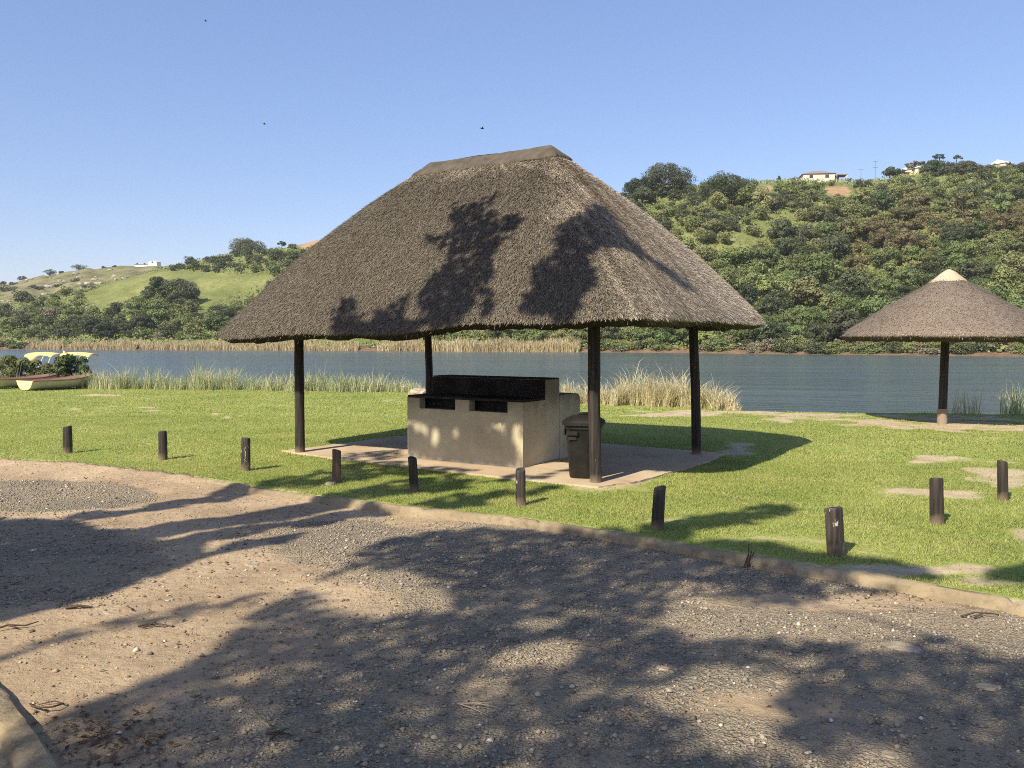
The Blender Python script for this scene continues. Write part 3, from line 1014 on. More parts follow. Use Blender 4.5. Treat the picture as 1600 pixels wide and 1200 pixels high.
def ridge_cap():
    rows = []
    SS = [0.908, 0.908, 0.917, 0.955, 0.985, 1.0]
    DZ = [0.11, 0.14, 0.15, 0.155, 0.16, 0.155]
    for s, dz in zip(SS, DZ):
        P, z_ = roof_pt(s)
        wob = (fbm(ES * 1.7, ES * 0, 61) - 0.5) * 0.035
        P = P + (P - RP) * (wob[:, None] * (4 if s < 0.94 else 0))
        nz = (fbm(P[:, 0] * 3, P[:, 1] * 3, 62) - 0.5) * 0.03
        if s < 0.92:
            P = P + (EO - RP) * 0.004
        rows.append(world_sh(np.column_stack([P, z_ + dz + nz + wob * 0.6])))
    V = np.stack(rows, 0)
    nr_ = len(V)
    i0 = np.arange(nr_ - 1)[:, None] * NS
    f = np.stack([i0 + j0, i0 + j1, i0 + NS + j1, i0 + NS + j0], -1).reshape(-1, 4)
    me = npmesh('ridge_cap', toloc(V.reshape(-1, 3)), f, True, mats=[CAP])
    me.set_sharp_from_angle(angle=R(45))
    return link('ridge_cap', me, shelter)


ridge_cap()

# poles, wall plates, rafters
def pole_mesh(name, pts, rads, mat, parent, nseg=14, seed=0, **kw):
    """tapered crooked pole with the origin at its foot"""
    P0 = np.array(pts[0], float); P1 = np.array(pts[-1], float)
    rows = []
    H = 22
    for k in range(H + 1):
        t = k / H
        c_ = P0 + (P1 - P0) * t
        c_ = c_ + np.array([(fbm(t * 3, seed * 1.7, 71) - .5) * .05, (fbm(t * 3, seed * 1.7 + 9, 72) - .5) * .05, 0]) * math.sin(math.pi * t)
        r_ = rads[0] + (rads[1] - rads[0]) * t
        an = np.linspace(0, 2 * math.pi, nseg + 1)[:-1]
        rr = r_ * (1 + 0.10 * (vnoise(an * 1.3, t * 6 + an * 0, seed) - .5))
        rows.append(np.stack([c_[0] + rr * np.cos(an), c_[1] + rr * np.sin(an), np.full(nseg, c_[2])], 1))
    V = np.concatenate(rows)
    i0 = np.arange(H)[:, None] * nseg; jj = np.arange(nseg)[None, :]; jk = (jj + 1) % nseg
    f4 = np.stack([i0 + jj, i0 + jk, i0 + nseg + jk, i0 + nseg + jj], -1).reshape(-1, 4)
    top = np.arange(H * nseg, (H + 1) * nseg)[None, :]
    me = npmesh(name, V - P0, [f4, top], [True, False], mats=[mat, mat])
    return link(name, me, parent, loc=(toloc(P0) if parent is shelter else P0), rot=((0, 0, -SHROT) if parent is shelter else None), **kw)


def top_of(px, py, base):
    q = atY(px, py, base[1])
    d_ = q - base
    k = 2.75 / max(d_[2], 0.1)
    return base + d_ * k


for nm, base, tp, r0, r1, sd_ in (('pole', C3, (927, 507), .076, .078, 1), ('pole', A3, (466, 528), .077, .070, 2), ('pole', D3, (1083, 517), .075, .068, 3),
                                  ('pole', np.array([*B2, SLZ]) + np.array([.06, 0, 0]), (669, 524), .070, .068, 4)):
    pole_mesh(nm, [base, top_of(tp[0], tp[1], base)], (r0, r1), POLE, shelter, seed=sd_)
for (a, b_), (a2, b2) in (((0, 0), (LU, 0)), ((0, LV), (LU, LV)), ((0, 0), (0, LV)), ((LU, 0), (LU, LV))):
    m_ = MB(); m_.tube([toloc(sh(a, b_, 2.62)), toloc(sh(a2, b2, 2.62))], 0.06, 10)
    m_.build('beam', POLE, shelter, smooth=True)
for k in range(7):
    for sgn in (0, 1):
        a = LU * (0.08 + 0.84 * k / 6)
        b_ = -0.75 if sgn == 0 else LV + 0.75
        m_ = MB(); m_.tube([toloc(sh(a, b_, 2.02)), toloc(sh(min(max(a, A1), A4), BM, 4.30))], 0.04, 8)
        m_.build('rafter', POLE, shelter, smooth=True)

# ------------------------------------------------------------------ braai
bl = at(637, 714, SLZ)[:2]; br = at(817, 731, SLZ)[:2]
BW = float(np.linalg.norm(bl - br))
bu = (bl - br) / BW
bv = np.array([bu[1], -bu[0]])
if bv[1] < 0:
    bv = -bv
braai = empty('barbecue', (br[0], br[1], SLZ), math.atan2(bv[1], bv[0]) - math.pi / 2, 'beige plastered barbecue block with two dark ash openings and a sooty back wall', 'barbecue')
# local frame: x to the right along the front (0 = right corner, -BW = left), y away from the camera


def bcol(px):                                      # px on the front face -> local x
    r_ = (px - 800) / F
    lo = br; d_ = bu
    t = (lo[0] - r_ * lo[1]) / (r_ * d_[1] - d_[0])
    return -t


def mbuild(parent, name, boxes, mat, bev=0.012):
    m_ = MB()
    for q in boxes:
        m_.box(*q, bev=bev)
    return m_.build(name, mat, parent, smooth=False)


x1, x2, x3, x4 = bcol(655), bcol(711), bcol(733), bcol(793)
HB = 0.90
TH = 0.14
body = mbuild(braai, 'base', [(-BW, 0, 0, TH, 0, 0.745), (-BW, x1, 0, TH, 0.745, HB), (x2, x3, 0, TH, 0.745, HB), (x4, 0, 0, TH, 0.745, HB),
                              (-TH, 0, TH, 0.62, 0, HB), (-BW, -BW + TH, TH, 0.62, 0, HB)], PLASTER, 0)
mbuild(braai, 'ash_shelf', [(-BW + TH + .002, -TH - .002, TH + .10, 0.618, 0.60, HB - .004), (-BW + TH + .002, -TH - .002, TH + .002, TH + .10, 0.60, 0.735)], SOOT, 0)
mbuild(braai, 'grill_top', [(-BW + 0.002, -0.004, 0.004, 0.62, HB + 0.001, HB + 0.035)], SOOTY, 0.006)
mbuild(braai, 'back_wall', [(-BW, 0, 0.622, 1.04, 0, 1.19)], PLASTER, 0.012)
mbuild(braai, 'soot_lining', [(-BW + 0.006, -0.004, 0.612, 0.6205, HB + .036, 1.185)], SOOT, 0)
mbuild(braai, 'wall_top', [(-BW + 0.004, -0.004, 0.626, 1.036, 1.191, 1.205)], SOOTY, 0.005)
m_ = MB()
prof = [(1.042, 0), (1.68, 0), (1.68, .86), (1.66, .91), (1.62, .94), (1.55, .95), (1.1, .945), (1.042, .93)]
m_.v = [(-BW, y_, z_) for y_, z_ in prof] + [(0, y_, z_) for y_, z_ in prof]
k_ = len(prof)
m_.f = [tuple(range(k_)), tuple(range(2 * k_ - 1, k_ - 1, -1))] + [(i, i + k_, (i + 1) % k_ + k_, (i + 1) % k_) for i in range(k_)]
rb = m_.build('rear_block', PLASTER, braai)
m_ = MB(); m_.tube([(-BW - .03, .06, .60), (-BW - .03, .06, .52)], .012, 6); m_.build('hook', SOOT, braai)
m_ = MB(); m_.v = []
# sun-facing front: a BVH of the face to place tree shade
BRAAI_FACE = [np.array([*(br + bu * BW), SLZ]), np.array([*br, SLZ])]

# ------------------------------------------------------------------ bin
bb = at(910, 752, SLZ)
binr = empty('rubbish_bin', (bb[0] + .045, bb[1] + 0.36, SLZ), R(-14), 'scuffed black plastic dustbin with a lid beside the near pole of the shelter', 'bin')

binr.scale = (1.1, 1.1, 1.04)


def rounded_sq(h, r_, n_=6):
    o = []
    for cx, cy, st in ((h - r_, -h + r_, -90), (h - r_, h - r_, 0), (-h + r_, h - r_, 90), (-h + r_, -h + r_, 180)):
        for k in range(n_ + 1):
            an = R(st + 90 * k / n_)
            o.append((cx + r_ * math.cos(an), cy + r_ * math.sin(an)))
    return o


def loft(name, secs, mat, parent, cap0=True, cap1=True):
    m_ = MB()
    k_ = len(secs[0])
    for s_ in secs:
        m_.v += s_
    for a in range(len(secs) - 1):
        for i in range(k_):
            j = (i + 1) % k_
            m_.f.append((a * k_ + i, a * k_ + j, a * k_ + k_ + j, a * k_ + k_ + i))
    if cap0:
        m_.f.append(tuple(range(k_ - 1, -1, -1)))
    if cap1:
        m_.f.append(tuple(range((len(secs) - 1) * k_, len(secs) * k_)))
    return m_.build(name, mat, parent, smooth=True)


def rs(h, r_, z_):
    return [(x_, y_, z_) for x_, y_ in rounded_sq(h, r_)]


loft('body', [rs(.150, .10, 0), rs(.158, .11, .02), rs(.178, .12, .30), rs(.198, .135, .60), rs(.200, .135, .605), rs(.214, .14, .61), rs(.214, .14, .645), rs(.20, .135, .65)], BIN, binr)
lid = loft('lid', [rs(.200, .135, .652), rs(.240, .15, .652), rs(.243, .15, .69), rs(.225, .15, .712), rs(.16, .12, .755), rs(.08, .07, .775)], BIN_LID, binr)
m_ = MB(); m_.tube([(-.08, 0, .765), (-.06, 0, .79), (.06, 0, .79), (.08, 0, .765)], .014, 8); m_.build('lid_handle', BIN_LID, binr, smooth=True)
m_ = MB(); m_.box(-.17, -.03, -.232, -.202, .53, .585, 0.01); m_.build('handle', BIN, binr)
m_ = MB(); m_.box(-.225, -.205, -.09, .09, .52, .60, 0.006); m_.build('handle', BIN, binr)
m_ = MB(); m_.box(-.15, -.05, -.206, -.196, .475, .525, 0.004); m_.build('grip_recess', SOOT, binr)

# ------------------------------------------------------------------ bollards
BOLL = [(106, 708, 105, 666, 13.5, POST_A, 'plain black wooden bollard farthest left, alone beside the left picture edge'),
        (255, 718, 254, 674, 13, POST_A, 'black wooden bollard with a paler chipped top, second from the left end of the row'),
        (384, 735, 384, 684, 14, POST_B, 'black bollard with a long white scratch, in front of the left shelter pole'),
        (526, 755, 526, 703, 14, POST_C, 'brown bare-wood bollard with a stone at its foot, in front of the slab\'s left part'),
        (648, 769, 644, 715, 14, POST_A, 'dark bollard leaning left in front of the left end of the barbecue'),
        (814, 791, 813, 733, 15.5, POST_B, 'flaking black and white bollard in front of the right corner of the barbecue'),
        (1027, 828, 1031, 761, 19, POST_A, 'glossy black bollard leaning right, to the right of the dustbin near the kerb'),
        (1307, 866, 1302, 793, 25, POST_B, 'thickest and nearest bollard, squarish and split, tilted left beside the kerb'),
        (1464, 818, 1463, 747, 20, POST_A, 'dark bollard with white paint dots between the thickest bollard and the rightmost one'),
        (1567, 782, 1566, 720, 15, POST_A, 'slim dark bollard farthest right, on a bare sandy patch of lawn')]
for k, (bx, by, tx, ty, wd, mt, lb) in enumerate(BOLL):
    B_ = at(bx, by, 0.0)
    T_ = atY(tx, ty, B_[1])
    r_ = wd / F * B_[1] / 2
    nseg, rows = 16, []
    g = np.random.default_rng(100 + k)
    sq = 0.16 if k == 7 else 0.0
    hs_ = np.array([-0.06, 0.0, .1, .25, .45, .65, .82, .95, .985, 1.0])
    an = np.linspace(0, 2 * math.pi, nseg + 1)[:-1]
    for t in hs_:
        c_ = (T_ - B_) * t
        rr = r_ * (1.04 - 0.06 * t) * (1 if t < .96 else (.97 if t < .99 else .90)) * (1 + .10 * (vnoise(an * 1.6, an * 0 + t * 3, 80 + k) - .5)) * (1 + sq * np.cos(4 * an + .6))
        zz = np.full(nseg, c_[2]) + (0.012 * np.cos(an + k) if t > .9 else 0)
        rows.append(np.stack([c_[0] + rr * np.cos(an), c_[1] + rr * np.sin(an), zz], 1))
    V = np.concatenate(rows)
    i0 = np.arange(len(hs_) - 1)[:, None] * nseg; jj = np.arange(nseg)[None, :]; jk = (jj + 1) % nseg
    f4 = np.stack([i0 + jj, i0 + jk, i0 + nseg + jk, i0 + nseg + jj], -1).reshape(-1, 4)
    topf = np.arange((len(hs_) - 1) * nseg, len(hs_) * nseg)[None, :]
    me = npmesh('bollard', V, [f4, topf], [True, False], mats=[mt, mt])
    o = link('bollard', me, None, lb, 'bollard', 'wooden bollards along the edge of the lawn', loc=B_)
    if k == 2:
        g = np.random.default_rng(3)
        m_ = MB()
        pl = []
        for q in range(9):
            t = .28 + .06 * q
            xx = .02 + g.normal(0, .006)
            pl.append((xx, -math.sqrt(max(r_ * r_ - xx * xx, 0)) - .001, T_[2] * t))
        m_.tube(pl, [.002, .005, .003, .006, .004, .006, .003, .005, .002], 5)
        m_.build('paint_scratch', plain('white_scratch', (.5, .46, .4)), o)


def rock(name, loc, sx, sy, sz, mat, seed, **kw):
    g = np.random.default_rng(seed)
    me = bpy.data.meshes.new(name)
    import bmesh
    bm_ = bmesh.new()
    bmesh.ops.create_icosphere(bm_, subdivisions=3, radius=1)
    ph = g.uniform(0, 50)
    for q in bm_.verts:
        p_ = q.co
        d_ = 0.72 + 0.55 * float(fbm(p_.x * 1.3 + ph + p_.z * .7, p_.y * 1.3 - p_.z * 1.1 + ph, seed % 97, 4))
        d_ += 0.35 * (float(fbm(p_.x * 4 + ph, p_.y * 4 + p_.z * 4, 5, 3)) - .5)
        q.co = Vector((p_.x * sx * d_, p_.y * sy * d_, (min(max(p_.z, -0.35), .62 + .2 * p_.x)) * sz * d_))
    bm_.to_mesh(me); bm_.free()
    me.materials.append(mat)
    return link(name, me, None, loc=loc, rot=(0, 0, g.uniform(0, 6)), **kw)


q = at(518, 757, 0); rock('stone', (q[0], q[1] - .05, .01), .06, .06, .05, PALE_ROCK, 5, label='pale stone at the foot of the brown bollard', cat='stone')
q = at(656, 616, 0); rock('boulder', (q[0], q[1], .0), .42, .35, .26, PALE_ROCK, 6, label='pale boulder on the lawn edge behind the left end of the barbecue', cat='boulder')

# ------------------------------------------------------------------ small round thatched umbrella
ub = at(1472, 662, 0.0)
umb = empty('thatched_umbrella', ub, 0, 'small round thatched sunshade on a single pole by the water', 'sunshade')
MU = np.eye(4); MU[:3, 3] = -np.array(ub)
UR, UZ0, UZ1 = 2.07, 1.80, 3.11
NU = 160
an = np.linspace(0, 2 * math.pi, NU + 1)[:-1]
ux, uy = ub[0] + 0.06, ub[1]
rows = []
wob = (fbm(np.cos(an) * 1.5 + 5, np.sin(an) * 1.5 + 5, 91) - .5)
rag = (vnoise(an * 22, an * 0, 92) - .5) * .03
for s, dz in ((1.0, -.10), (.5, -.14), (.15, -.10), (.085, -.05), (.06, -.065), (.02, .01)):
    rr = UR * (1 - s) * (1 + wob * .04)
    z_ = UZ0 + (UZ1 - UZ0) * (s + 0.03 * math.sin(math.pi * s)) + dz if s > .1 else UZ0 + dz + rag
    rows.append(np.stack([ux + rr * np.cos(an), uy + rr * np.sin(an), z_ + wob * .10 * (1 - s) + 0 * an], 1))
for s in np.linspace(0, 1, 26):
    rr = UR * (1 - s) * (1 + wob * .04) + .002
    lip = .10 * (1 - .5 * math.exp(-s / .02))
    z_ = UZ0 + (UZ1 - UZ0) * (s + 0.03 * math.sin(math.pi * s)) + lip
    dn = (fbm(np.cos(an) * 3 * (1 - s) + s * 5, np.sin(an) * 3 * (1 - s), 93) - .5) * .05
    rows.append(np.stack([ux + rr * np.cos(an), uy + rr * np.sin(an), z_ + wob * .10 * (1 - s) + dn], 1))
UW = np.stack(rows, 0)
m = len(UW)
i0 = np.arange(m - 1)[:, None] * NU; jj = np.arange(NU)[None, :]; jk = (jj + 1) % NU
uf = np.stack([i0 + jj, i0 + jk, i0 + NU + jk, i0 + NU + jj], -1).reshape(-1, 4)
sl_ = np.concatenate([[0], np.cumsum(np.linalg.norm(np.diff(UW, axis=0), axis=2).mean(1))])
uo = link('thatch', npmesh('thatch', toloc(UW.reshape(-1, 3), MU), uf, True, uv=np.stack([np.tile(an * UR, m), np.repeat(sl_, NU)], 1), attrs={'soot_shade': np.repeat((np.arange(m) < 6) * .8, NU)}, mats=[THATCH_PALE]), umb)  # underside and lip darkened in colour as painted shade
link('straw', straw_mesh('straw', UW, 6, 22000, .02, .06, .007, .013, STRAW_PALE, .5, 6, MU, rim=200), uo, kind='stuff')
rows = []
for rr, z_ in ((.545, 2.80), (.555, 2.84), (.515, 2.88), (.30, 3.07), (.13, 3.215), (.05, 3.265), (.002, 3.28)):
    rows.append(np.stack([ux - ub[0] + rr * np.cos(an[::4]), uy - ub[1] + rr * np.sin(an[::4]), z_ + 0 * an[::4]], 1))
m = len(rows); nq = len(an[::4])
i0 = np.arange(m - 1)[:, None] * nq; jj = np.arange(nq)[None, :]; jk = (jj + 1) % nq
me = npmesh('roof_cap', np.concatenate(rows), np.stack([i0 + jj, i0 + jk, i0 + nq + jk, i0 + nq + jj], -1).reshape(-1, 4), True, mats=[CAP_PALE])
me.set_sharp_from_angle(angle=R(50))
link('roof_cap', me, umb)
m_ = MB()
m_.tube([(0, 0, -.1), (.01, 0, .9), (.02, .0, 1.7), (.04, 0, 2.9)], [.088, .085, .082, .075], 14); m_.build('pole', POLE, umb, smooth=True)
m_ = MB(); m_.tube([(0, 0, -.1), (0, 0, .28), (.0, 0, .32)], [.105, .10, .092], 14)
m_.build('pole_footing', plain('concrete_collar', (.26, .20, .15), .95), umb, smooth=True)
UMBBVH = BVHTree.FromPolygons([tuple(p_) for p_ in UW.reshape(-1, 3)], [tuple(int(k) for k in q) for q in uf])

# ------------------------------------------------------------------ hills
ridge_t = np.array([(-900, 470, 340), (-400, 486, 335), (0, 476, 330), (60, 469, 330), (125, 455, 330), (200, 436, 335), (260, 421, 340), (300, 411, 345), (390, 392, 350), (450, 390, 345), (500, 376, 335),
                    (600, 350, 320), (700, 328, 310), (800, 315, 300), (950, 310, 285), (1050, 298, 278), (1130, 290, 278), (1250, 287, 282), (1350, 288, 284), (1420, 276, 288),
                    (1500, 268, 288), (1600, 266, 288), (1800, 260, 288), (2600, 280, 288)], float)
fshore_t = np.array([(-900, 240), (-400, 215), (0, 197), (300, 183), (600, 170), (800, 160), (1000, 152), (1200, 137), (1600, 117), (2000, 105), (2600, 95)], float)
hp = np.linspace(-900, 2600, 420)
tvals = np.concatenate([[-0.03, 0, 0.008, 0.02], np.linspace(0.035, 1, 90), [1.06, 1.2, 1.5, 2.0]])


def smooth_interp(x, xp, fp, w_=70):
    return (np.interp(x - w_, xp, fp) + np.interp(x - w_ / 2, xp, fp) + 2 * np.interp(x, xp, fp) + np.interp(x + w_ / 2, xp, fp) + np.interp(x + w_, xp, fp)) / 6


def hill_z(px, t):
    px = np.asarray(px, float); t = np.asarray(t, float)
    Yr = np.interp(px, ridge_t[:, 0], ridge_t[:, 2]); Ys = np.interp(px, fshore_t[:, 0], fshore_t[:, 1])
    pyr = smooth_interp(px, ridge_t[:, 0], ridge_t[:, 1], 30)
    zr = CAMZ + (530 - pyr) / F * Yr
    Y_ = Ys + (Yr - Ys) * t
    tc = np.clip(t, 0, 1)
    g_ = np.where(tc < 0.02, 0.9 * tc / 0.02 / np.maximum(zr, 1), 0)
    rise = 0.018 + 0.982 * (0.62 * tc + 0.38 * sstep(0.0, 1.0, tc))
    z_ = np.where(tc < 0.02, WZ - 0.05 + (tc / 0.02) * 0.6, WZ + 0.55 + (zr - WZ - 0.55) * (rise - 0.018 - 0.982 * (0.62 * 0.02)) / (0.982 - 0.982 * 0.62 * .02))
    und = (fbm(px / 110.0, t * 3.2, 101) - .5) * 9 * np.sin(np.pi * tc)
    und = und + (fbm(px / 35.0, t * 9, 102) - .5) * 3.0 * np.sin(np.pi * tc)
    z_ = z_ + und * (tc > 0.02) * sstep(0.02, 0.2, tc)
    z_ = np.where(t < 0, WZ - 1.0 + (t + .03) * 10, z_)
    z_ = np.where(t > 1, z_ - (t - 1) * 26, z_)
    return Y_, z_


HPX, HT = np.meshgrid(hp, tvals)
HY, HZ = hill_z(HPX, HT)
HX = (HPX - 800) / F * HY
hx_, hy_ = proj(np.stack([HX, HY, HZ], -1))
soil = np.zeros_like(HX)
for cx, cy, rx, ry in ((1312, 299, 20, 9), (1297, 296, 9, 6), (1200, 295, 6, 6), (1235, 296, 7, 4), (495, 376, 26, 8), (480, 384, 12, 6), (255, 404, 20, 3)):
    soil = np.maximum(soil, 1.1 * np.exp(-(((hx_ - cx) / rx) ** 2 + ((hy_ - cy) / ry) ** 2)))
nh = len(hp)
i = np.arange(len(tvals) - 1)[:, None] * nh + np.arange(nh - 1)[None, :]
f = np.stack([i, i + 1, i + nh + 1, i + nh], -1).reshape(-1, 4)
link('hillside', npmesh('hillside', np.stack([HX, HY, HZ], -1).reshape(-1, 3), f, True, attrs={'soil': soil.ravel()}, mats=[HILL]), kind='structure')


def far_z(px, t):
    px = np.asarray(px, float); t = np.asarray(t, float)
    py_ = smooth_interp(px, [-900, -400, 0, 50, 110, 160, 200, 240, 300, 400, 700], [490, 458, 447, 437, 424, 419, 417, 415, 418, 430, 470], 14)
    Yr = 560.0
    zr = CAMZ + (530 - py_) / F * Yr + (fbm(px / 14.0, px * 0, 111) - .5) * 3.2
    Y_ = 345 + (Yr - 345) * t
    tc = np.clip(t, 0, 1)
    z_ = 6 + (zr - 6) * tc ** .9 + (fbm(px / 40.0, t * 5, 112) - .5) * 8 * np.sin(np.pi * tc)
    return Y_, np.where(t > 1, zr - (t - 1) * 60, z_)


fp_ = np.linspace(-900, 700, 240); ft = np.concatenate([np.linspace(0, 1, 50), [1.1, 1.5]])
FPX, FT = np.meshgrid(fp_, ft)
FY, FZ = far_z(FPX, FT)
nh = len(fp_)
i = np.arange(len(ft) - 1)[:, None] * nh + np.arange(nh - 1)[None, :]
f = np.stack([i, i + 1, i + nh + 1, i + nh], -1).reshape(-1, 4)
link('distant_hill', npmesh('distant_hill', np.stack([(FPX - 800) / F * FY, FY, FZ], -1).reshape(-1, 3), f, True, mats=[ROCKHILL]), kind='structure')


def surf_hit(px, py, fn):
    t = np.linspace(0.0, 1.0, 160)
    Y_, z_ = fn(np.full(160, px), t)
    zr_ = CAMZ + (530 - py) / F * Y_ * 1.0
    d_ = ray(px, py); zr_ = CAMZ + d_[2] / d_[1] * Y_
    k = np.argmax(z_ >= zr_)
    if z_[k] < zr_[k]:
        return None
    return np.array([(px - 800) / F * Y_[k], Y_[k], z_[k]])


# ------------------------------------------------------------------ trees
def leaf_quads(C, Nrm, size, aspect, g, jitter=0.7):
    n_ = len(C)
    Nn = Nrm + g.normal(0, jitter, (n_, 3)); Nn /= np.linalg.norm(Nn, axis=1)[:, None] + 1e-9
    a = np.cross(Nn, g.normal(0, 1, (n_, 3))); a /= np.linalg.norm(a, axis=1)[:, None] + 1e-9
    b_ = np.cross(Nn, a)
    s_ = np.asarray(size).reshape(-1, 1) * np.ones((n_, 1))
    w_ = s_ * aspect
    k = g.uniform(.1, .3, (n_, 1)) * s_
    return np.stack([C - a * s_ * .5, C + b_ * w_ * .5 + Nn * k * .3, C + a * s_ * .5, C - b_ * w_ * .5 + Nn * k * .3], 1)


def crown_leaves(g, Rr, H, nclump, nleaf, size, base=0.0, flat=1.0, aspect=.6):
    """leaf quads of a crown of radius Rr and height H whose underside is at z=base"""
    cs = []
    while len(cs) < nclump:
        p_ = g.uniform(-1, 1, 3)
        r_ = np.linalg.norm(p_)
        if r_ > 1 or r_ < .45:
            continue
        if p_[2] < -.75:
            continue
        cs.append(p_)
    cs = np.array(cs)
    C_ = cs * np.array([Rr * .78, Rr * .78, H * .40]) + np.array([0, 0, base + H * .5])
    rad = g.uniform(.24, .44, nclump) * Rr * flat
    per = nleaf // nclump
    P, Nn = [], []
    for c_, r_ in zip(C_, rad):
        d_ = g.normal(0, 1, (per, 3)); d_ /= np.linalg.norm(d_, axis=1)[:, None]
        d_[:, 2] = np.abs(d_[:, 2]) * np.where(g.random(per) < .75, 1, -1)
        rr = r_ * g.uniform(.75, 1.08, (per, 1))
        P.append(c_ + d_ * rr * np.array([1, 1, .72])); Nn.append(d_)
    return np.concatenate(P), np.concatenate(Nn), C_


def tube_np(p0, p1, r0, r1, n_=5):
    p0 = np.asarray(p0, float); p1 = np.asarray(p1, float)
    t = p1 - p0; t /= np.linalg.norm(t) + 1e-9
    a = np.cross(t, [0.3, 0.1, 1.0] if abs(t[2]) < .9 else [1.0, 0, 0]); a /= np.linalg.norm(a)
    b_ = np.cross(t, a)
    an_ = np.linspace(0, 2 * math.pi, n_ + 1)[:-1]
    ring = np.cos(an_)[:, None] * a + np.sin(an_)[:, None] * b_
    V = np.concatenate([p0 + ring * r0, p1 + ring * r1])
    j = np.arange(n_); k = (j + 1) % n_
    return V, np.stack([j, k, k + n_, j + n_], 1)


def tree_mesh(name, seed, Rr, H, trunk, nclump, nleaf, size, leaf, bark, flat=1.0, split=False, aspect=.6):
    g = np.random.default_rng(seed)
    P, Nn, C_ = crown_leaves(g, Rr, H, nclump, nleaf, size, trunk, flat, aspect)
    Q = leaf_quads(P, Nn, size * g.uniform(.6, 1.4, len(P)), aspect, g, .28)
    V = [Q.reshape(-1, 3)]; Fl = np.arange(len(Q) * 4).reshape(-1, 4); nb = len(Q) * 4
    Ft = []
    top = np.array([g.normal(0, .1) * Rr, g.normal(0, .1) * Rr, trunk + H * .25])
    tv_, tf_ = tube_np([0, 0, -1.0], top, .07 * Rr + .05, .04 * Rr + .03, 7)
    Vt = [tv_]; Ft = [tf_]; nt = len(tv_)
    for c_ in C_[g.permutation(len(C_))[:10]]:
        tv_, tf_ = tube_np(top, c_, .03 * Rr + .02, .02)
        Vt.append(tv_); Ft.append(tf_ + nt); nt += len(tv_)
    if split:
        return (npmesh('crown', Q.reshape(-1, 3), Fl, mats=[leaf]), npmesh('trunk', np.concatenate(Vt), np.concatenate(Ft), True, mats=[bark]))
    return npmesh(name, np.concatenate(V + Vt), [Fl, np.concatenate(Ft) + nb], mats=[leaf, bark])


PROT = {}
for kd_, lf, fl in (('dark', LEAF_D, 1.0), ('green', LEAF_G, 1.0), ('yellow', LEAF_Y, .95), ('brown', LEAF_B, .95), ('twig', LEAF_K, .8)):
    PROT[kd_] = [tree_mesh(f'{kd_}_tree', 200 + 7 * k + hash(kd_) * 0 + len(kd_) * 31, 3.2, (4.2, 5.0, 3.6)[k], .6, (22, 26, 20)[k], 3000 if kd_ != 'twig' else 1500, .36 if kd_ != 'twig' else .34, lf,
                           BARK if kd_ != 'twig' else PALE_BARK, fl) for k in range(3)]

grass_left = [(125, 465), (155, 449), (212, 431), (250, 424), (275, 424), (332, 427), (400, 433), (425, 428), (415, 446), (400, 452), (350, 470), (320, 490), (310, 500), (312, 478), (305, 462), (262, 450), (238, 452), (220, 465), (160, 483), (140, 473)]
grass_b = [(-200, 478), (-10, 470), (35, 462), (32, 470), (0, 476)]
mead = [(1090, 395), (1150, 360), (1210, 335), (1260, 322), (1290, 330), (1250, 352), (1200, 385), (1150, 415), (1100, 425)]
mead2 = [(1370, 318), (1430, 300), (1440, 308), (1390, 330)]
brown_r = [(1280, 420), (1330, 370), (1400, 325), (1480, 320), (1600, 300), (1700, 320), (1700, 400), (1500, 380), (1430, 400), (1370, 440), (1310, 440)]
g = np.random.default_rng(77)
SPOTS = []                                          # px, py, kind, scale


def region(x, y):
    """kind of growth at this bit of the hillside, or None for open grass"""
    r_ = float(np.clip((fbm(x / 48 + 3, y / 20, 191, 3) - .5) * 2.1 + .5 + g.normal(0, .13), 0, 1))
    if x < 760:
        if any(inpoly(x, y - q_, grass_left) or inpoly(x, y - q_, grass_b) for q_ in (0, 7, 14)):
            return None
        if y > 495 and g.random() < .12:
            return 'twig'
        return 'dark' if r_ < .55 else ('green' if r_ < .80 else ('yellow' if r_ < .90 else 'green'))
    if inpoly(x, y, mead) or inpoly(x, y, mead2):
        return None if g.random() < .88 else 'yellow'
    if inpoly(x, y, brown_r):
        return 'brown' if r_ < .62 else ('green' if r_ < .85 else 'dark')
    if y > 430:
        return 'dark' if r_ < .22 else ('green' if r_ < .82 else 'yellow')
    if y < 330:
        return 'dark' if r_ < .55 else ('green' if r_ < .78 else (None if g.random() < .5 else 'yellow'))
    return 'dark' if r_ < .36 else ('green' if r_ < .58 else ('yellow' if r_ < .70 else (None if g.random() < .55 else 'yellow')))


def ridge_py(px):
    return float(np.interp(px, ridge_t[:, 0], ridge_t[:, 1]))


cand = 0
for _ in range(60000):
    if len(SPOTS) > 1900:
        break
    x = g.uniform(-260, 1880); 
    y = g.uniform(245, 546)
    if y < ridge_py(x) + 3:
        continue
    if 560 < x < 930 and y < 500 and g.random() < .6:
        continue
    if y > np.interp(x, [0, 600, 950, 1600], [534, 530, 545, 546]):
        continue
    lim = 7.6 if x < 760 else 10.5
    kd_ = region(x, y)
    if kd_ is None:
        continue
    sc_ = g.choice([.55, .75, .95, 1.2, 1.55], p=[.28, .3, .25, .14, .03]) * g.uniform(.88, 1.12) if x > 760 else g.choice([.45, .62, .8, 1.05], p=[.25, .35, .3, .1])
    if x > 900 and y < 310:
        sc_ *= .75
    ok = True
    for (ox, oy, _k, os_) in SPOTS:
        if abs(ox - x) < lim * 1.7 * (sc_ + os_) / 2 and abs(oy - y) < lim * .85 * (sc_ + os_) / 2:
            ok = False
            break
    if ok:
        SPOTS.append((x, y, kd_, sc_))
inst = []
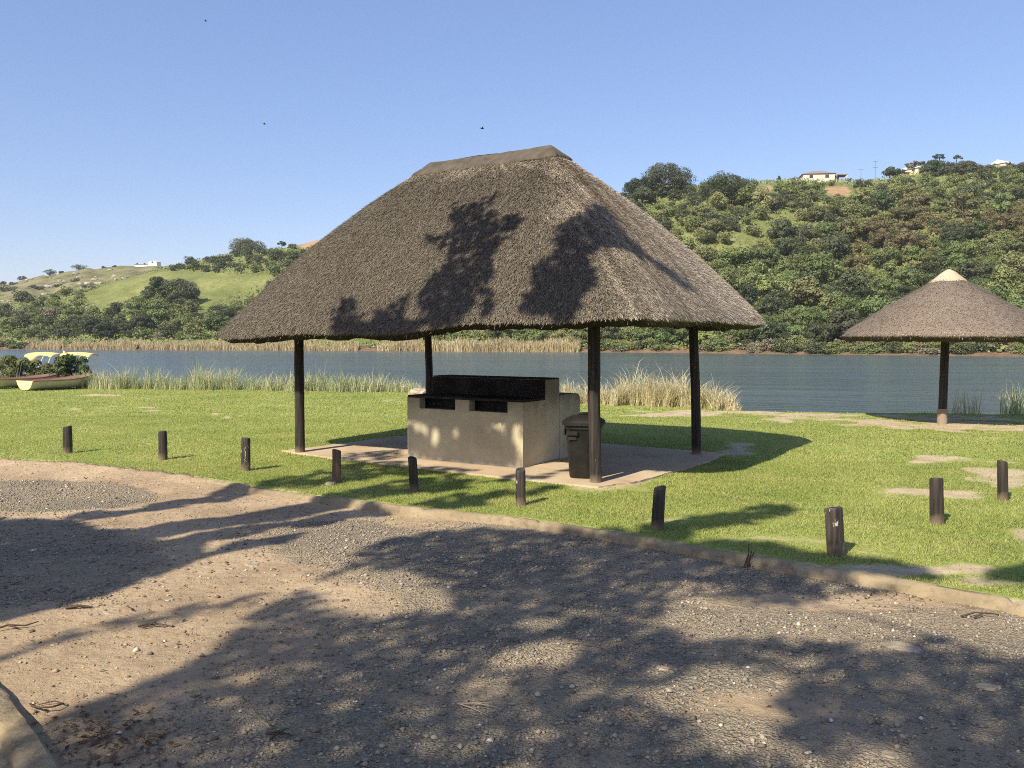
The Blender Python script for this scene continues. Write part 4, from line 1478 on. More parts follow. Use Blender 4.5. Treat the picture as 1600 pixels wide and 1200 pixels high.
for (x, y, kd_, sc_) in SPOTS:
    P_ = surf_hit(x, y, hill_z)
    if P_ is None:
        continue
    # stay off bare soil
    if any(((x - cx) / rx) ** 2 + ((y - cy) / ry) ** 2 < 1.0 for cx, cy, rx, ry in ((1312, 301, 22, 12), (1200, 297, 8, 8), (1235, 298, 8, 6), (490, 380, 30, 12))):
        continue
    inst.append((P_, kd_, sc_, x, y))
print('hill trees', len(inst))
LBL = {('dark', 0): 'dark evergreen bush of the thicket on the left bank hillside', ('dark', 1): 'dark evergreen tree in the wood on the right hillside',
       ('green', 0): 'mid green bush of the thicket on the left bank hillside', ('green', 1): 'fresh green leafy tree in the wood on the right hillside',
       ('yellow', 0): 'yellowish green bush on the left bank hillside', ('yellow', 1): 'yellow green shrub in the wood on the right hillside',
       ('brown', 0): 'olive brown bush on the left bank hillside', ('brown', 1): 'olive brown tree in the wood on the upper right hillside',
       ('twig', 0): 'grey twiggy half bare bush at the foot of the left hillside', ('twig', 1): 'grey twiggy half bare bush on the right hillside'}
vis = [k for k, q in enumerate(inst) if -20 < q[3] < 1620 and not (560 < q[3] < 980 and q[4] < 505 - 0.0 * q[3]) and not (430 < q[3] <= 560 and q[4] > 440 - 0)]
vis.sort(key=lambda k: -inst[k][2] / inst[k][0][1])
single = set(vis[:285])
rest_V, rest_F, nv = [], {k: [] for k in PROT}, 0
far_pts = {k: [] for k in PROT}
for k, (P_, kd_, sc_, x, y) in enumerate(inst):
    j = int(g.integers(0, 3)); rz = g.uniform(0, 6.28)
    zs = sc_ * g.uniform(.8, 1.15)
    if k in single:
        sd_ = 0 if x < 760 else 1
        o = link('hillside_tree' if kd_ != 'twig' else 'hillside_bush', PROT[kd_][j], None, LBL[(kd_, sd_)], 'tree' if kd_ != 'twig' else 'bush', LBL[(kd_, sd_)] + ' (group)', loc=P_ - np.array([0, 0, .5]))
        o['group'] = {'dark': 'dark evergreens', 'green': 'green trees', 'yellow': 'yellow green shrubs', 'brown': 'olive brown trees', 'twig': 'grey twiggy bushes'}[kd_] + (' on the left hillside' if sd_ == 0 else ' on the right hillside')
        o.rotation_euler = (0, 0, rz); o.scale = (sc_, sc_, zs)
    else:
        far_pts[kd_].append((P_, rz, sc_, zs))
# bushes leaning over the far waterline
g3 = np.random.default_rng(5)
for k in range(150):
    px = g3.uniform(935, 1760) if k < 125 else g3.uniform(-220, 45)
    Y_, z_ = hill_z(np.array([px]), np.array([g3.uniform(.010, .035)]))
    q_ = np.array([(px - 800) / F * Y_[0], Y_[0], z_[0] - .2])
    far_pts[('green', 'green', 'dark', 'yellow', 'twig')[int(g3.integers(0, 5))]].append((q_, g3.uniform(0, 6.28), g3.uniform(.35, .7), g3.uniform(.3, .6)))
# the rest of the wood: one object, real leaf faces
Vs, Fs, Ms = [], [], []
kinds = list(PROT)
base_co = {}
for kd_ in kinds:
    gg = np.random.default_rng(900 + len(kd_))
    P, Nn, C_ = crown_leaves(gg, 3.2, 4.4, 20, 1300, .5, .5)
    base_co[kd_] = leaf_quads(P, Nn, .5 * gg.uniform(.6, 1.4, len(P)), .6, gg).reshape(-1, 3)
faces_by = []
nv = 0
for kd_ in kinds:
    fl_ = []
    for P_, rz, sc_, zs in far_pts[kd_]:
        c_, s_ = math.cos(rz), math.sin(rz)
        b_ = base_co[kd_]
        V = np.stack([(b_[:, 0] * c_ - b_[:, 1] * s_) * sc_, (b_[:, 0] * s_ + b_[:, 1] * c_) * sc_, b_[:, 2] * zs], 1) + P_ - np.array([0, 0, .5])
        Vs.append(V); fl_.append(np.arange(nv, nv + len(V)).reshape(-1, 4)); nv += len(V)
    faces_by.append(np.concatenate(fl_) if fl_ else np.zeros((0, 4), int))
# low scrub over the whole hillside
gg = np.random.default_rng(55)
ns = 110000
pxs = gg.uniform(-400, 1950, ns); tsb = gg.uniform(0.015, 1.0, ns) ** 1.0
Yb, zb_ = hill_z(pxs, tsb)
Xb = (pxs - 800) / F * Yb
sx_, sy_ = proj(np.stack([Xb, Yb, zb_], -1))
keep = ~(inpoly(sx_, sy_, grass_left) | inpoly(sx_, sy_, grass_b)) & ~((inpoly(sx_, sy_, mead) | inpoly(sx_, sy_, mead2)) & (gg.random(ns) < .6))
for cx, cy, rx, ry in ((1312, 301, 24, 12), (1200, 297, 8, 8), (490, 380, 30, 12)):
    keep &= ((sx_ - cx) / rx) ** 2 + ((sy_ - cy) / ry) ** 2 > 1
keep &= fbm(Xb * .12, Yb * .12, 66) > .36
C_ = np.stack([Xb, Yb, zb_ + gg.uniform(0, 1.1, ns)], -1)[keep]
Q = leaf_quads(C_, np.tile([[-.3, -.6, .7]], (len(C_), 1)), gg.uniform(.35, .9, len(C_)), .65, gg)
for k_, sel in (('green', slice(0, None, 2)), ('yellow', slice(1, None, 2))):
    q_ = Q[sel].reshape(-1, 3)
    Vs.append(q_); ii = kinds.index(k_)
    faces_by[ii] = np.concatenate([faces_by[ii], np.arange(nv, nv + len(q_)).reshape(-1, 4)]); nv += len(q_)
link('undergrowth', npmesh('undergrowth', np.concatenate(Vs), faces_by, mats=[LEAF_D, LEAF_G, LEAF_Y, LEAF_B, LEAF_K]), None,
     'dense mixed bush and scrub filling the hillsides across the water', 'undergrowth', kind='stuff')


def big_tree(name, px, py, Rr, H, trunk, leaf, seed, label, cat='tree', nclump=40, nleaf=5200, size=.45, fn=hill_z, group=None, base=None, flat=.8, bark=BARK, aspect=.6, sink=.9):
    P_ = base if base is not None else surf_hit(px, py, fn)
    if P_ is None:
        t1 = np.array([1.0]); Y_, z_ = fn(np.array([float(px)]), t1)
        P_ = np.array([(px - 800) / F * Y_[0], Y_[0], z_[0]])
    if base is None:
        P_ = P_ - np.array([0, 0, sink])
    e = empty(name, P_, 0, label, cat, group)
    cr, tr = tree_mesh(name, seed, Rr, H, trunk, nclump, nleaf, size, leaf, bark, flat, True, aspect)
    link('trunk', tr, e); link('crown', cr, e)
    return e


big_tree('tree', 1040, 306, 8.6, 10.5, 1.0, LEAF_D, 1, 'broad domed dark tree standing highest on the ridge right of the shelter roof', nclump=80, nleaf=15000, size=.42, sink=1.6, flat=.75)
big_tree('tree', 1000, 312, 6.0, 7, .6, LEAF_D, 2, 'lower dark tree joined to the left side of the broad domed ridge tree')
big_tree('tree', 1130, 318, 9.5, 8.5, .3, LEAF_D, 3, 'wide rounded dark olive tree just below the ridge right of the domed tree', nclump=70, nleaf=8500)
big_tree('tree', 250, 466, 4.3, 7.0, .4, LEAF_D, 4, 'dark round tree alone on the grassy left slope, the left of two', nclump=34)
big_tree('tree', 287, 476, 6.2, 8.0, .4, LEAF_D, 5, 'larger dark round tree on the grassy left slope, the right of two', nclump=46, nleaf=6500)
big_tree('tree', 443, 378, 1.9, 2.6, 1.3, LEAF_D, 6, 'tiny round tree standing clear on the left skyline beside the thatch', nclump=14, nleaf=1200, size=.35)
big_tree('tree', 390, 392, 8.2, 7.4, .1, LEAF_D, 7, 'dark domed tree clump topping the left ridge', nclump=60, nleaf=8000, sink=2.6)
big_tree('tree', 1385, 277, 4.6, 2.4, 1.8, LEAF_D, 8, 'flat topped spreading tree on the right skyline beside the yellow house', nclump=26, nleaf=2600, flat=.6)
big_tree('tree', 1422, 270, 3.8, 3.4, 2.4, LEAF_K, 9, 'thin greyish tree behind the yellow house on the right skyline', nclump=22, nleaf=1500, flat=.5)
big_tree('tree', 1450, 275, 4.6, 6.8, .6, LEAF_D, 10, 'dense rounded green tree right of the yellow house on the skyline', nclump=40, nleaf=8000, sink=1.8)
big_tree('tree', 1459, 262, 3.2, 1.7, 5.0, LEAF_D, 11, 'small umbrella shaped treetop rising above the rounded tree on the skyline', nclump=10, nleaf=500, flat=.5)
big_tree('tree', 1487, 264, 2.3, 1.5, 4.4, LEAF_D, 12, 'thin stemmed treetop, rightmost of the two that stand above the skyline trees', nclump=8, nleaf=300, flat=.5)
big_tree('tree', 1500, 272, 4.6, 5.2, .5, LEAF_D, 13, 'rounded dark green tree on the skyline below the thin stemmed treetop', sink=2.0, nleaf=7000)
big_tree('tree', 1580, 272, 5.6, 5.6, .5, LEAF_D, 14, 'dark bushy tree on the skyline at the right picture edge', sink=2.4, nleaf=7000)
big_tree('palm_tree', 1211, 283, 1.1, 1.4, 1.6, LEAF_D, 15, 'tiny dark palm on the right skyline left of the hip roofed house', 'palm', nclump=6, nleaf=260, size=.7, aspect=.2, flat=.8)
big_tree('shrub', 1320, 280, 1.2, 1.5, .8, LEAF_D, 16, 'tiny shrub on the skyline between the hip roofed house and the power poles', 'shrub', nclump=8, nleaf=400)
for k, (px, rr, hh, lb) in enumerate(((8, 2.6, 3.2, 'small tree on the rocky left skyline at the picture edge'), (40, 3.4, 3.8, 'bushy tree on the rocky left skyline beside the picture edge tree'),
                                      (82, 4.2, 4.6, 'rounded tree on the rocky left skyline, largest of that ridge'), (100, 2.0, 2.0, 'low shrub right of the rounded tree on the rocky left skyline'),
                                      (128, 5.5, 4.0, 'wide flat bush crowning the rock outcrop on the left skyline'), (166, 1.6, 1.6, 'tiny bush on the left skyline, left of two near the white building'),
                                      (183, 1.8, 1.6, 'tiny bush on the left skyline, right of two near the white building'))):
    big_tree('skyline_tree', px, 400, rr, hh, .4, LEAF_D, 30 + k, lb, nclump=18, nleaf=1300, fn=far_z)
for k, (px, py, rr) in enumerate(((15, 455, 6), (60, 452, 4), (95, 448, 3), (120, 440, 3.4), (25, 445, 3), (140, 452, 4))):
    big_tree('hill_bush', px, py, rr, rr * .8, .1, LEAF_D, 50 + k, 'dark bush on the rocky distant hillside at far left', 'bush', nclump=16, nleaf=1400, fn=far_z, group='dark bushes on the rocky distant hill')
g = np.random.default_rng(12)
for k in range(60):
    px = g.uniform(-60, 215); py = np.interp(px, [0, 110, 215], [446, 424, 418]) + g.uniform(2, 34)
    P_ = surf_hit(px, py, far_z)
    if P_ is None:
        continue
    s_ = g.uniform(.7, 2.4)
    rock('hill_rock', P_, s_ * 1.4, s_, s_ * .8, HILL_ROCK, 300 + k, label='pale rock on the stony distant hillside at far left', cat='rock', group='pale rocks on the stony distant hill')


# silver plants at the water's edge
def spiky(name, px, py, n_, L0, L1, w_, mat, label, seed, cat='plant', up=.2):
    g = np.random.default_rng(seed)
    P_ = surf_hit(px, py, hill_z)
    V, Fq = [], []
    for k in range(n_):
        az = g.uniform(0, 6.28); el = g.uniform(-.2, 1.3)
        L_ = g.uniform(L0, L1)
        d_ = np.array([math.cos(az) * math.cos(el), math.sin(az) * math.cos(el), math.sin(el)])
        sd = np.cross(d_, [0, 0, 1.0]); sd /= np.linalg.norm(sd) + 1e-9
        b0 = len(V) * 0 + sum(len(q) for q in V)
        rows = []
        for t in (0, .35, .7, 1.0):
            c_ = d_ * L_ * t + np.array([0, 0, up + 1.0 - .55 * L_ * t * t])
            ww = w_ * (1, 1.15, .8, .05)[(0, .35, .7, 1.0).index(t)]
            rows += [c_ - sd * ww, c_ + sd * ww]
        V.append(np.array(rows))
        for q in range(3):
            Fq.append((b0 + q * 2, b0 + q * 2 + 1, b0 + q * 2 + 3, b0 + q * 2 + 2))
    return link(name, npmesh(name, np.concatenate(V), np.array(Fq), mats=[mat]), None, label, cat, loc=P_)


SILV = plain('silver_leaf', (.46, .46, .35), .7)
spiky('spiky_plant', 1219, 541, 46, 1.6, 2.9, .17, SILV, 'pale silvery spiky plant with drooping leaves on the far muddy bank', 3)
big_tree('shrub', 1203, 538, 2.0, 3.4, 1.2, LEAF_S, 71, 'pale silver leaved shrub above the spiky plant on the far bank', 'shrub', nclump=16, nleaf=420, size=.42)
g = np.random.default_rng(9)
for k in range(9):
    px = g.uniform(1150, 1640); py = g.uniform(525, 543)
    P_ = surf_hit(px, py, hill_z)
    m_ = MB()
    d_ = Vector((g.uniform(-1, 1), -.3, g.uniform(.1, .9))); p0 = Vector((0, 0, .3)); pl = [p0]
    for q in range(5):
        pl.append(pl[-1] + d_ * .75 + Vector((g.normal(0, .25), g.normal(0, .2), g.normal(0, .25))))
    m_.tube(pl, [.07, .065, .055, .045, .035, .02], 5)
    m_.build('dead_branch', PALE_BARK, None, label='bare pale dead branch low in the scrub at the far waterline', cat='branch', group='dead branches along the far bank', loc=P_ + np.array([0, -2.2, 0]))


# ------------------------------------------------------------------ reeds
def reed_mesh(name, P, hgt, wid, mat, seed, bend=.35):
    g = np.random.default_rng(seed)
    n_ = len(P)
    az = g.uniform(0, 6.28, n_)
    lean = g.uniform(.05, bend, n_) * hgt
    d_ = np.stack([np.cos(az), np.sin(az), 0 * az], 1)
    fa = az + g.normal(1.57, .6, n_)
    sd = np.stack([np.cos(fa), np.sin(fa), 0 * az], 1)
    rows = []
    for t, wf, drop in ((0, 1, 0), (.4, .95, 0), (.75, .65, 0), (1.0, .12, .06)):
        c_ = P + d_ * (lean * t ** 2)[:, None] + np.stack([0 * az, 0 * az, hgt * (t - drop * g.random(n_) * 3)], 1)
        rows += [c_ - sd * (wid * wf * .5)[:, None], c_ + sd * (wid * wf * .5)[:, None]]
    V = np.stack(rows, 1)
    k = np.arange(n_)[:, None] * 8
    fs = np.concatenate([k + np.array([[0, 1, 3, 2]]), k + np.array([[2, 3, 5, 4]]), k + np.array([[4, 5, 7, 6]])])
    return npmesh(name, V.reshape(-1, 3), fs, mats=[mat])


def reed_bed(name, label, px0, px1, y0, y1, n_, h0, h1, mat, seed, hfun=None, wid=(.007, .018), dens=None, bend=.9):
    g = np.random.default_rng(seed)
    px = g.uniform(px0, px1, n_ * 2)
    dd = g.random(n_ * 2)
    Y_ = shoreY(px) + y0 + (y1 - y0) * dd - 1.1 * (fbm(px / 20, px * 0, seed + 8) - .42)
    if dens is not None:
        k = g.random(n_ * 2) < dens(px, dd)
    else:
        k = fbm(px / 7, dd * 3.5, seed) > .25 + .25 * (g.random(n_ * 2) < .5)
    px, Y_, dd = px[k][:n_], Y_[k][:n_], dd[k][:n_]
    z_ = np.interp(Y_ - shoreY(px), [-1, 0, .3, .7, 2.5], [0, -.02, -.15, -.45, -.75])
    P = np.stack([(px - 800) / F * Y_, Y_, z_], 1)
    h_ = g.uniform(h0, h1, len(P)) * (.40 + 1.0 * fbm(px / 18, dd * 1.5, seed + 3)) * g.choice([.45, .7, .9, 1.0, 1.1, 1.3], len(P), p=[.2, .2, .25, .2, .1, .05])
    if hfun is not None:
        h_ = h_ * hfun(px)
    return link(name, reed_mesh(name, P, h_, g.uniform(wid[0], wid[1], len(P)), mat, seed, bend), None, label, 'reeds', kind='stuff')


reed_bed('reeds', 'green and straw coloured reeds along the near bank left of the shelter', 118, 668, -.25, 2.2, 24000, .40, 1.0, REED, 1,
         lambda p_: np.interp(p_, [110, 140, 250, 330, 420, 520, 600, 650, 670], [.8, .95, 1.0, 1.05, .85, .85, .85, .6, .4]))
reed_bed('reeds', 'dry straw coloured reeds on the near bank behind the right half of the shelter', 880, 1158, -.2, 1.6, 16000, .40, 1.05, REED_DRY, 2,
         lambda p_: np.interp(p_, [880, 920, 980, 1040, 1090, 1130, 1160], [.8, .9, 1.05, 1.15, 1.0, .7, .35]))
reed_bed('reeds', 'sparse reed tufts at the water edge beside the sunshade pole', 1478, 1535, .0, .7, 160, .35, .75, REED_DRY, 3, wid=(.012, .022), bend=.6)
reed_bed('reeds', 'reed tuft at the water edge by the right picture border', 1565, 1680, .0, 1.0, 700, .5, .95, REED, 4, bend=.5)
reed_bed('reeds', 'reeds along the near bank behind the moored boats at far left', -260, 30, .2, 2.2, 3000, .8, 1.3, REED, 6)


def far_reeds(label, px0, px1, n_, h0, h1, seed, t0=.002, t1=.03, hf=None):
    g = np.random.default_rng(seed)
    px = g.uniform(px0, px1, n_); t = g.uniform(t0, t1, n_)
    k = fbm(px / 12, t * 60, seed) > .3
    px, t = px[k], t[k]
    Y_, z_ = hill_z(px, t)
    P = np.stack([(px - 800) / F * Y_, Y_, z_ - .2], 1)
    h_ = g.uniform(h0, h1, len(px)) * (.35 + 1.0 * fbm(px / 16, t * 40, seed + 1)) * g.choice([.6, .85, 1, 1.15], len(px))
    if hf is not None:
        h_ *= hf(px)
    link('far_reeds', reed_mesh('far_reeds', P, h_, g.uniform(.05, .13, len(px)), REED_FAR, seed), None, label, 'reeds', kind='stuff')


far_reeds('belt of golden dry reeds along the far left waterline', 36, 560, 26000, 1.1, 2.1, 21)
far_reeds('belt of golden dry reeds on the far bank seen under the shelter roof', 590, 906, 17000, 1.3, 2.4, 22)

# near-left bushes
def bush(px, Y_, Rr, H, leaf, seed, label, nleaf=4200):
    return big_tree('bush', px, 0, Rr, H, -.15, leaf, seed, label, 'bush', nclump=34, nleaf=nleaf, size=.13, base=np.array([(px - 800) / F * Y_, Y_, -.15]), flat=.72, aspect=.3)


bush(28, 33.6, 1.05, 1.6, LEAF_G, 81, 'dark green bush behind the beached rowing boats at the left picture edge', 6500)
bush(70, 33.8, .75, 1.15, LEAF_Y, 82, 'lighter straggly bush between two dark bushes behind the rowing boats')
bush(108, 33.4, 1.0, 1.6, LEAF_G, 83, 'dark green bush behind the bow of the nearer rowing boat', 6000)
bush(-45, 33.5, 1.0, 1.4, LEAF_G, 84, 'dark bush at the left picture border behind the farther rowing boat')
bush(133, 33.0, .55, .95, LEAF_G, 85, 'small dark bush just right of the nearer rowing boat\'s bow', 2600)

# ------------------------------------------------------------------ boats
def rowing_boat(px, py, L_, label, seed):
    b0 = at(px, py, 0.02)
    ax = R(60)
    e = empty('rowing_boat', b0, ax, label, 'rowing boat', 'rowing boats pulled up on the lawn')
    # local x along the boat (stern 0), y across; the near stern corner sits at the given pixel
    W2, Hh = .60, .34
    NST = 14
    ts_ = np.linspace(0, 1, NST)

    def sec(t, inset=0.0, zb=0.0):
        wv = W2 * (.80 + .35 * math.sin(min(t * 1.9, 1.57)) * .6) * (1 - max(0, (t - .45) / .55) ** 2.2) * 1.0 + .012
        zt = Hh + .16 * max(0, t - .35) ** 2 * 2.2
        keel = .02 + .20 * max(0, (t - .7) / .3) ** 2
        o = []
        for a in np.linspace(-1, 1, 11):
            y_ = (wv - inset) * math.copysign(abs(a) ** .75, a)
            z_ = keel + zb + (zt - keel - zb) * abs(a) ** 2.6
            o.append((t * L_, y_ + W2 * .9, z_))
        return o
    m_ = MB()
    for t in ts_:
        m_.v += sec(t)
    for a in range(NST - 1):
        for q in range(10):
            m_.f.append((a * 11 + q, a * 11 + q + 1, a * 11 + 11 + q + 1, a * 11 + 11 + q))
    m_.build('hull', CREAMY_HULL, e, smooth=True)
    m_ = MB()
    for t in ts_:
        m_.v += [(x_ + .0, y_, z_ + .004) for x_, y_, z_ in sec(t, .035, .04)]
    for a in range(NST - 1):
        for q in range(10):
            m_.f.append((a * 11 + q, a * 11 + 11 + q, a * 11 + 11 + q + 1, a * 11 + q + 1))
    m_.build('inside', INBOAT, e, smooth=True)
    m_ = MB(); s_ = sec(0)
    m_.v = [(-.03, y_, z_) for _, y_, z_ in s_] + [(.012, y_, z_) for _, y_, z_ in s_]
    m_.f = [tuple(range(11)), tuple(range(21, 10, -1))] + [(q, q + 11, (q + 1) % 11 + 11, (q + 1) % 11) for q in range(11)]
    m_.build('transom', TRANSOM, e)
    for sgn in (0, 10):
        m_ = MB(); m_.tube([sec(t)[sgn] for t in ts_], .026, 6); m_.build('gunwale', REDWOOD, e, smooth=True)
    for tt_ in (.22, .52, .8):
        s_ = sec(tt_)
        m_ = MB(); m_.box(tt_ * L_ - .09, tt_ * L_ + .09, s_[1][1] + .03, s_[9][1] - .03, .30, .33); m_.build('bench', REDWOOD, e)
    return e


e = rowing_boat(54, 611, 2.6, 'cream rowing boat with red brown gunwale, whole hull visible, beached on the lawn', 1)
e2 = rowing_boat(1, 608, 2.6, 'cream rowing boat cut by the left picture edge, beached behind the other boat', 2)


def canopy_boat(px, label, seed, flip):
    Y_ = 41.0
    cx = (px - 800) / F * Y_
    e = empty('canopy_boat', (cx, Y_, WZ), R(8 if flip else -4), label, 'boat', 'boats with yellow canopies moored behind the bushes')
    m_ = MB()
    secs = []
    for t in np.linspace(0, 1, 10):
        x_ = -1.5 + 3.0 * t; w_ = .62 * (1 - max(0, (t - .6) / .4) ** 2 * .85); z0 = -.12 + .2 * max(0, (t - .7) / .3) ** 2
        secs.append([(x_, -w_, .42), (x_, -w_ * .8, z0), (x_, w_ * .8, z0), (x_, w_, .42)])
    loft('hull', secs, WHITE, e)
    for y_ in (-.4, .4):
        m_ = MB(); m_.box(-1.1, .9, y_ - .2, y_ + .2, .42, .56, .03); m_.build('seat', CREAM, e)
    # canopy: a curved canvas with a swallow-tail drop at its left end
    V = []; nx2, ny2 = 15, 9
    for a in range(nx2):
        t = a / (nx2 - 1)
        for b_ in range(ny2):
            s_ = b_ / (ny2 - 1) * 2 - 1
            x_ = -.72 + 1.36 * t
            z_ = 1.72 - .10 * abs(s_) ** 2 + .06 * math.sin(math.pi * (.1 + .8 * t)) - .05 * t * t
            if t < .16:
                x_ -= .0; 
            V.append((x_, s_ * .62, z_))
    Fq = [(a * ny2 + b_, a * ny2 + b_ + 1, a * ny2 + ny2 + b_ + 1, a * ny2 + ny2 + b_) for a in range(nx2 - 1) for b_ in range(ny2 - 1)]
    k0 = len(V)
    # hanging front valance, deep at its left
    for a in range(nx2):
        t = a / (nx2 - 1)
        dp = .03 + .33 * math.exp(-((t - .28) / .13) ** 2) + .10 * max(0, .6 - t) + .05 * (t > .9)
        top = V[a * ny2]
        V.append((top[0] + (.0), top[1] - .01, top[2] - dp))
    Fq += [(a * ny2, (a + 1) * ny2, k0 + a + 1, k0 + a) for a in range(nx2 - 1)]
    me = bpy.data.meshes.new('canopy'); me.from_pydata(V, [], Fq); me.polygons.foreach_set('use_smooth', np.ones(len(Fq), bool)); me.materials.append(YELLOW)
    o = link('canopy', me, e)
    md = o.modifiers.new('thick', 'SOLIDIFY'); md.thickness = .015
    for x_, x2_ in ((.22, -.38), (.60, .02)):
        for y_ in (-.6, .6):
            m_ = MB(); m_.tube([(x_, y_, 1.63), (x2_, y_, .42)], .02, 6); m_.build('canopy_pole', WHITE, e)
    return e


canopy_boat(74, 'moored boat with a yellow canopy, left of the pair behind the bushes', 1, False)
canopy_boat(126, 'moored boat with a yellow canopy, right of the pair behind the bushes', 2, True)
m_ = MB(); cx = (100 - 800) / F * 40.6; m_.tube([(0, 0, -1), (0.02, 0, 1.85)], .05, 8)
m_.build('mooring_post', WHITE, None, label='slim pale mooring post between the two yellow canopies', cat='post', loc=(cx, 40.6, WZ))
je = empty('jetty', ((156 - 800) / F * 36, 36, WZ), R(5), 'small weathered timber jetty at the reeds right of the canopy boats', 'jetty')
m_ = MB()
for k in range(9):
    m_.box(-.55 + k * .125, -.445 + k * .125, -1.2, 1.6, .55, .60)
m_.build('deck', TIMBER, je)
for x_ in (-.5, .5):
    for y_ in (-1.0, .2, 1.4):
        m_ = MB(); m_.tube([(x_, y_, -1), (x_, y_, .82)], .05, 8); m_.build('post', TIMBER, je)

# ------------------------------------------------------------------ houses and poles on the ridge
def ridge_base(px, dy=0.0, dz=0.0, fn=hill_z):
    Y_, z_ = fn(np.array([float(px)]), np.array([1.0]))
    return np.array([(px - 800) / F * (Y_[0] + dy), Y_[0] + dy, z_[0] + dz])


def hip_roof(m_, x0, x1, y0, y1, z0, h, ov=.35, gable=False):
    x0 -= ov; x1 += ov; y0 -= ov; y1 += ov
    ym = (y0 + y1) / 2; ins = 0 if gable else (y1 - y0) / 2
    v_ = [(x0, y0, z0), (x1, y0, z0), (x1, y1, z0), (x0, y1, z0), (x0 + ins, ym, z0 + h), (x1 - ins, ym, z0 + h)]
    m_.add(v_, [(0, 1, 5, 4), (1, 2, 5), (2, 3, 4, 5), (3, 0, 4), (3, 2, 1, 0)])


def house(px, w_, d_, h_, rh, wall, roof, label, gable=False, rz=0.0, dz=0.0, dy=3.0, wins=2, fn=hill_z, name='house'):
    e = empty(name, ridge_base(px, dy, dz, fn), rz, label, 'house')
    m_ = MB(); m_.box(-w_ / 2, w_ / 2, -d_ / 2, d_ / 2, -2.5, h_)
    if gable:
        m_.add([(-w_ / 2, -d_ / 2, h_), (-w_ / 2, d_ / 2, h_), (-w_ / 2, 0, h_ + rh * .9)], [(0, 1, 2)])
        m_.add([(w_ / 2, -d_ / 2, h_), (w_ / 2, d_ / 2, h_), (w_ / 2, 0, h_ + rh * .9)], [(0, 1, 2)])
    m_.build('wall', wall, e)
    m_ = MB(); hip_roof(m_, -w_ / 2, w_ / 2, -d_ / 2, d_ / 2, h_ + .003, rh, .4, gable); m_.build('roof', roof, e)
    for k in range(wins):
        x_ = -w_ / 2 + w_ * (k + .5) / wins
        m_ = MB(); m_.box(x_ - .55, x_ + .55, -d_ / 2 - .05, -d_ / 2 - .003, .9, 1.9); m_.build('window', GLASS, e)
    return e


h1 = house(1271, 10.0, 7, 2.3, 1.5, HOUSEW, ROOFG, 'cream house with grey hipped roof on the right skyline', dz=.3, rz=R(-8))
m_ = MB(); m_.box(5.6, 9.2, -2.4, 2.4, 1.95, 2.2); m_.build('carport_roof', ROOFG, h1)
for x_ in (5.8, 9.0):
    m_ = MB(); m_.box(x_ - .12, x_ + .12, -2.3, -2.06, -2.5, 1.947); m_.build('carport_post', HOUSEW, h1)
m_ = MB(); m_.box(5.02, 7.4, 1.5, 2.3, -2.5, 1.947); m_.build('carport_wall', HOUSEW, h1)
m_ = MB(); m_.box(-4.3, 4.3, -.2, .2, -2.5, .55, .05); m_.build('wall', HOUSEY, None, label='low pale boundary wall left of the hip roofed house on the skyline', cat='wall', loc=ridge_base(1231, 0, .2), rot=(0, R(-2), 0))
m_ = MB(); m_.box(-2.5, 2.5, -.2, .2, -2.5, .1, .05); m_.build('wall', HOUSEW, None, label='short pale wall right of the hip roofed house on the skyline', cat='wall', loc=ridge_base(1302, 0, .2))
house(1421, 7.2, 6, 1.7, 1.4, HOUSEY, ROOFW, 'yellow house with white gabled roof among trees on the right skyline', gable=True, rz=R(-60), dz=.4)
house(1400, 4.2, 4, 1.0, .8, plain('brown_wall', (.24, .19, .15), .9), ROOFG, 'low brown outbuilding left of the yellow house on the skyline', dz=.6, wins=1)
house(1557, 5.0, 5, 1.4, 1.4, HOUSEW, ROOFW, 'white roofed house near the right picture edge on the skyline', gable=True, rz=R(30), dz=.5, wins=1)
house(1148, 5.0, 4, .8, .5, plain('brick_wall', (.34, .22, .15), .9), ROOFG, 'low brown building on the skyline between the domed tree and the rounded tree', dz=.6, wins=1)
house(226, 9.0, 6, 1.0, .5, WHITE, ROOFW, 'long low white building on the left skyline', dz=.8, dy=6, wins=2, rz=R(6), fn=far_z)
house(245, 6.0, 5, 1.6, .9, WHITE, ROOFW, 'small white house at the right end of the white building on the left skyline', dz=1.3, dy=4, wins=1, rz=R(-10), fn=far_z)
for px, hgt, lb, nb2 in ((1361, 7.4, 'taller thin power pole with crossarms on the right skyline', 2), (1339, 4.9, 'shorter thin power pole with one crossarm on the right skyline', 1)):
    e = empty('power_pole', ridge_base(px, 4, 0), R(15), lb, 'power pole', 'power poles on the ridge')
    m_ = MB(); m_.tube([(0, 0, -1), (0, 0, hgt)], [.12, .08], 8); m_.build('pole', TIMBER, e)
    for k in range(nb2):
        m_ = MB(); zz = hgt - .25 - k * 2.0 if nb2 > 1 else hgt - .15
        m_.box(-1.0, 1.0, -.06, .06, zz - .06, zz + .06); m_.build('crossarm', TIMBER, e)

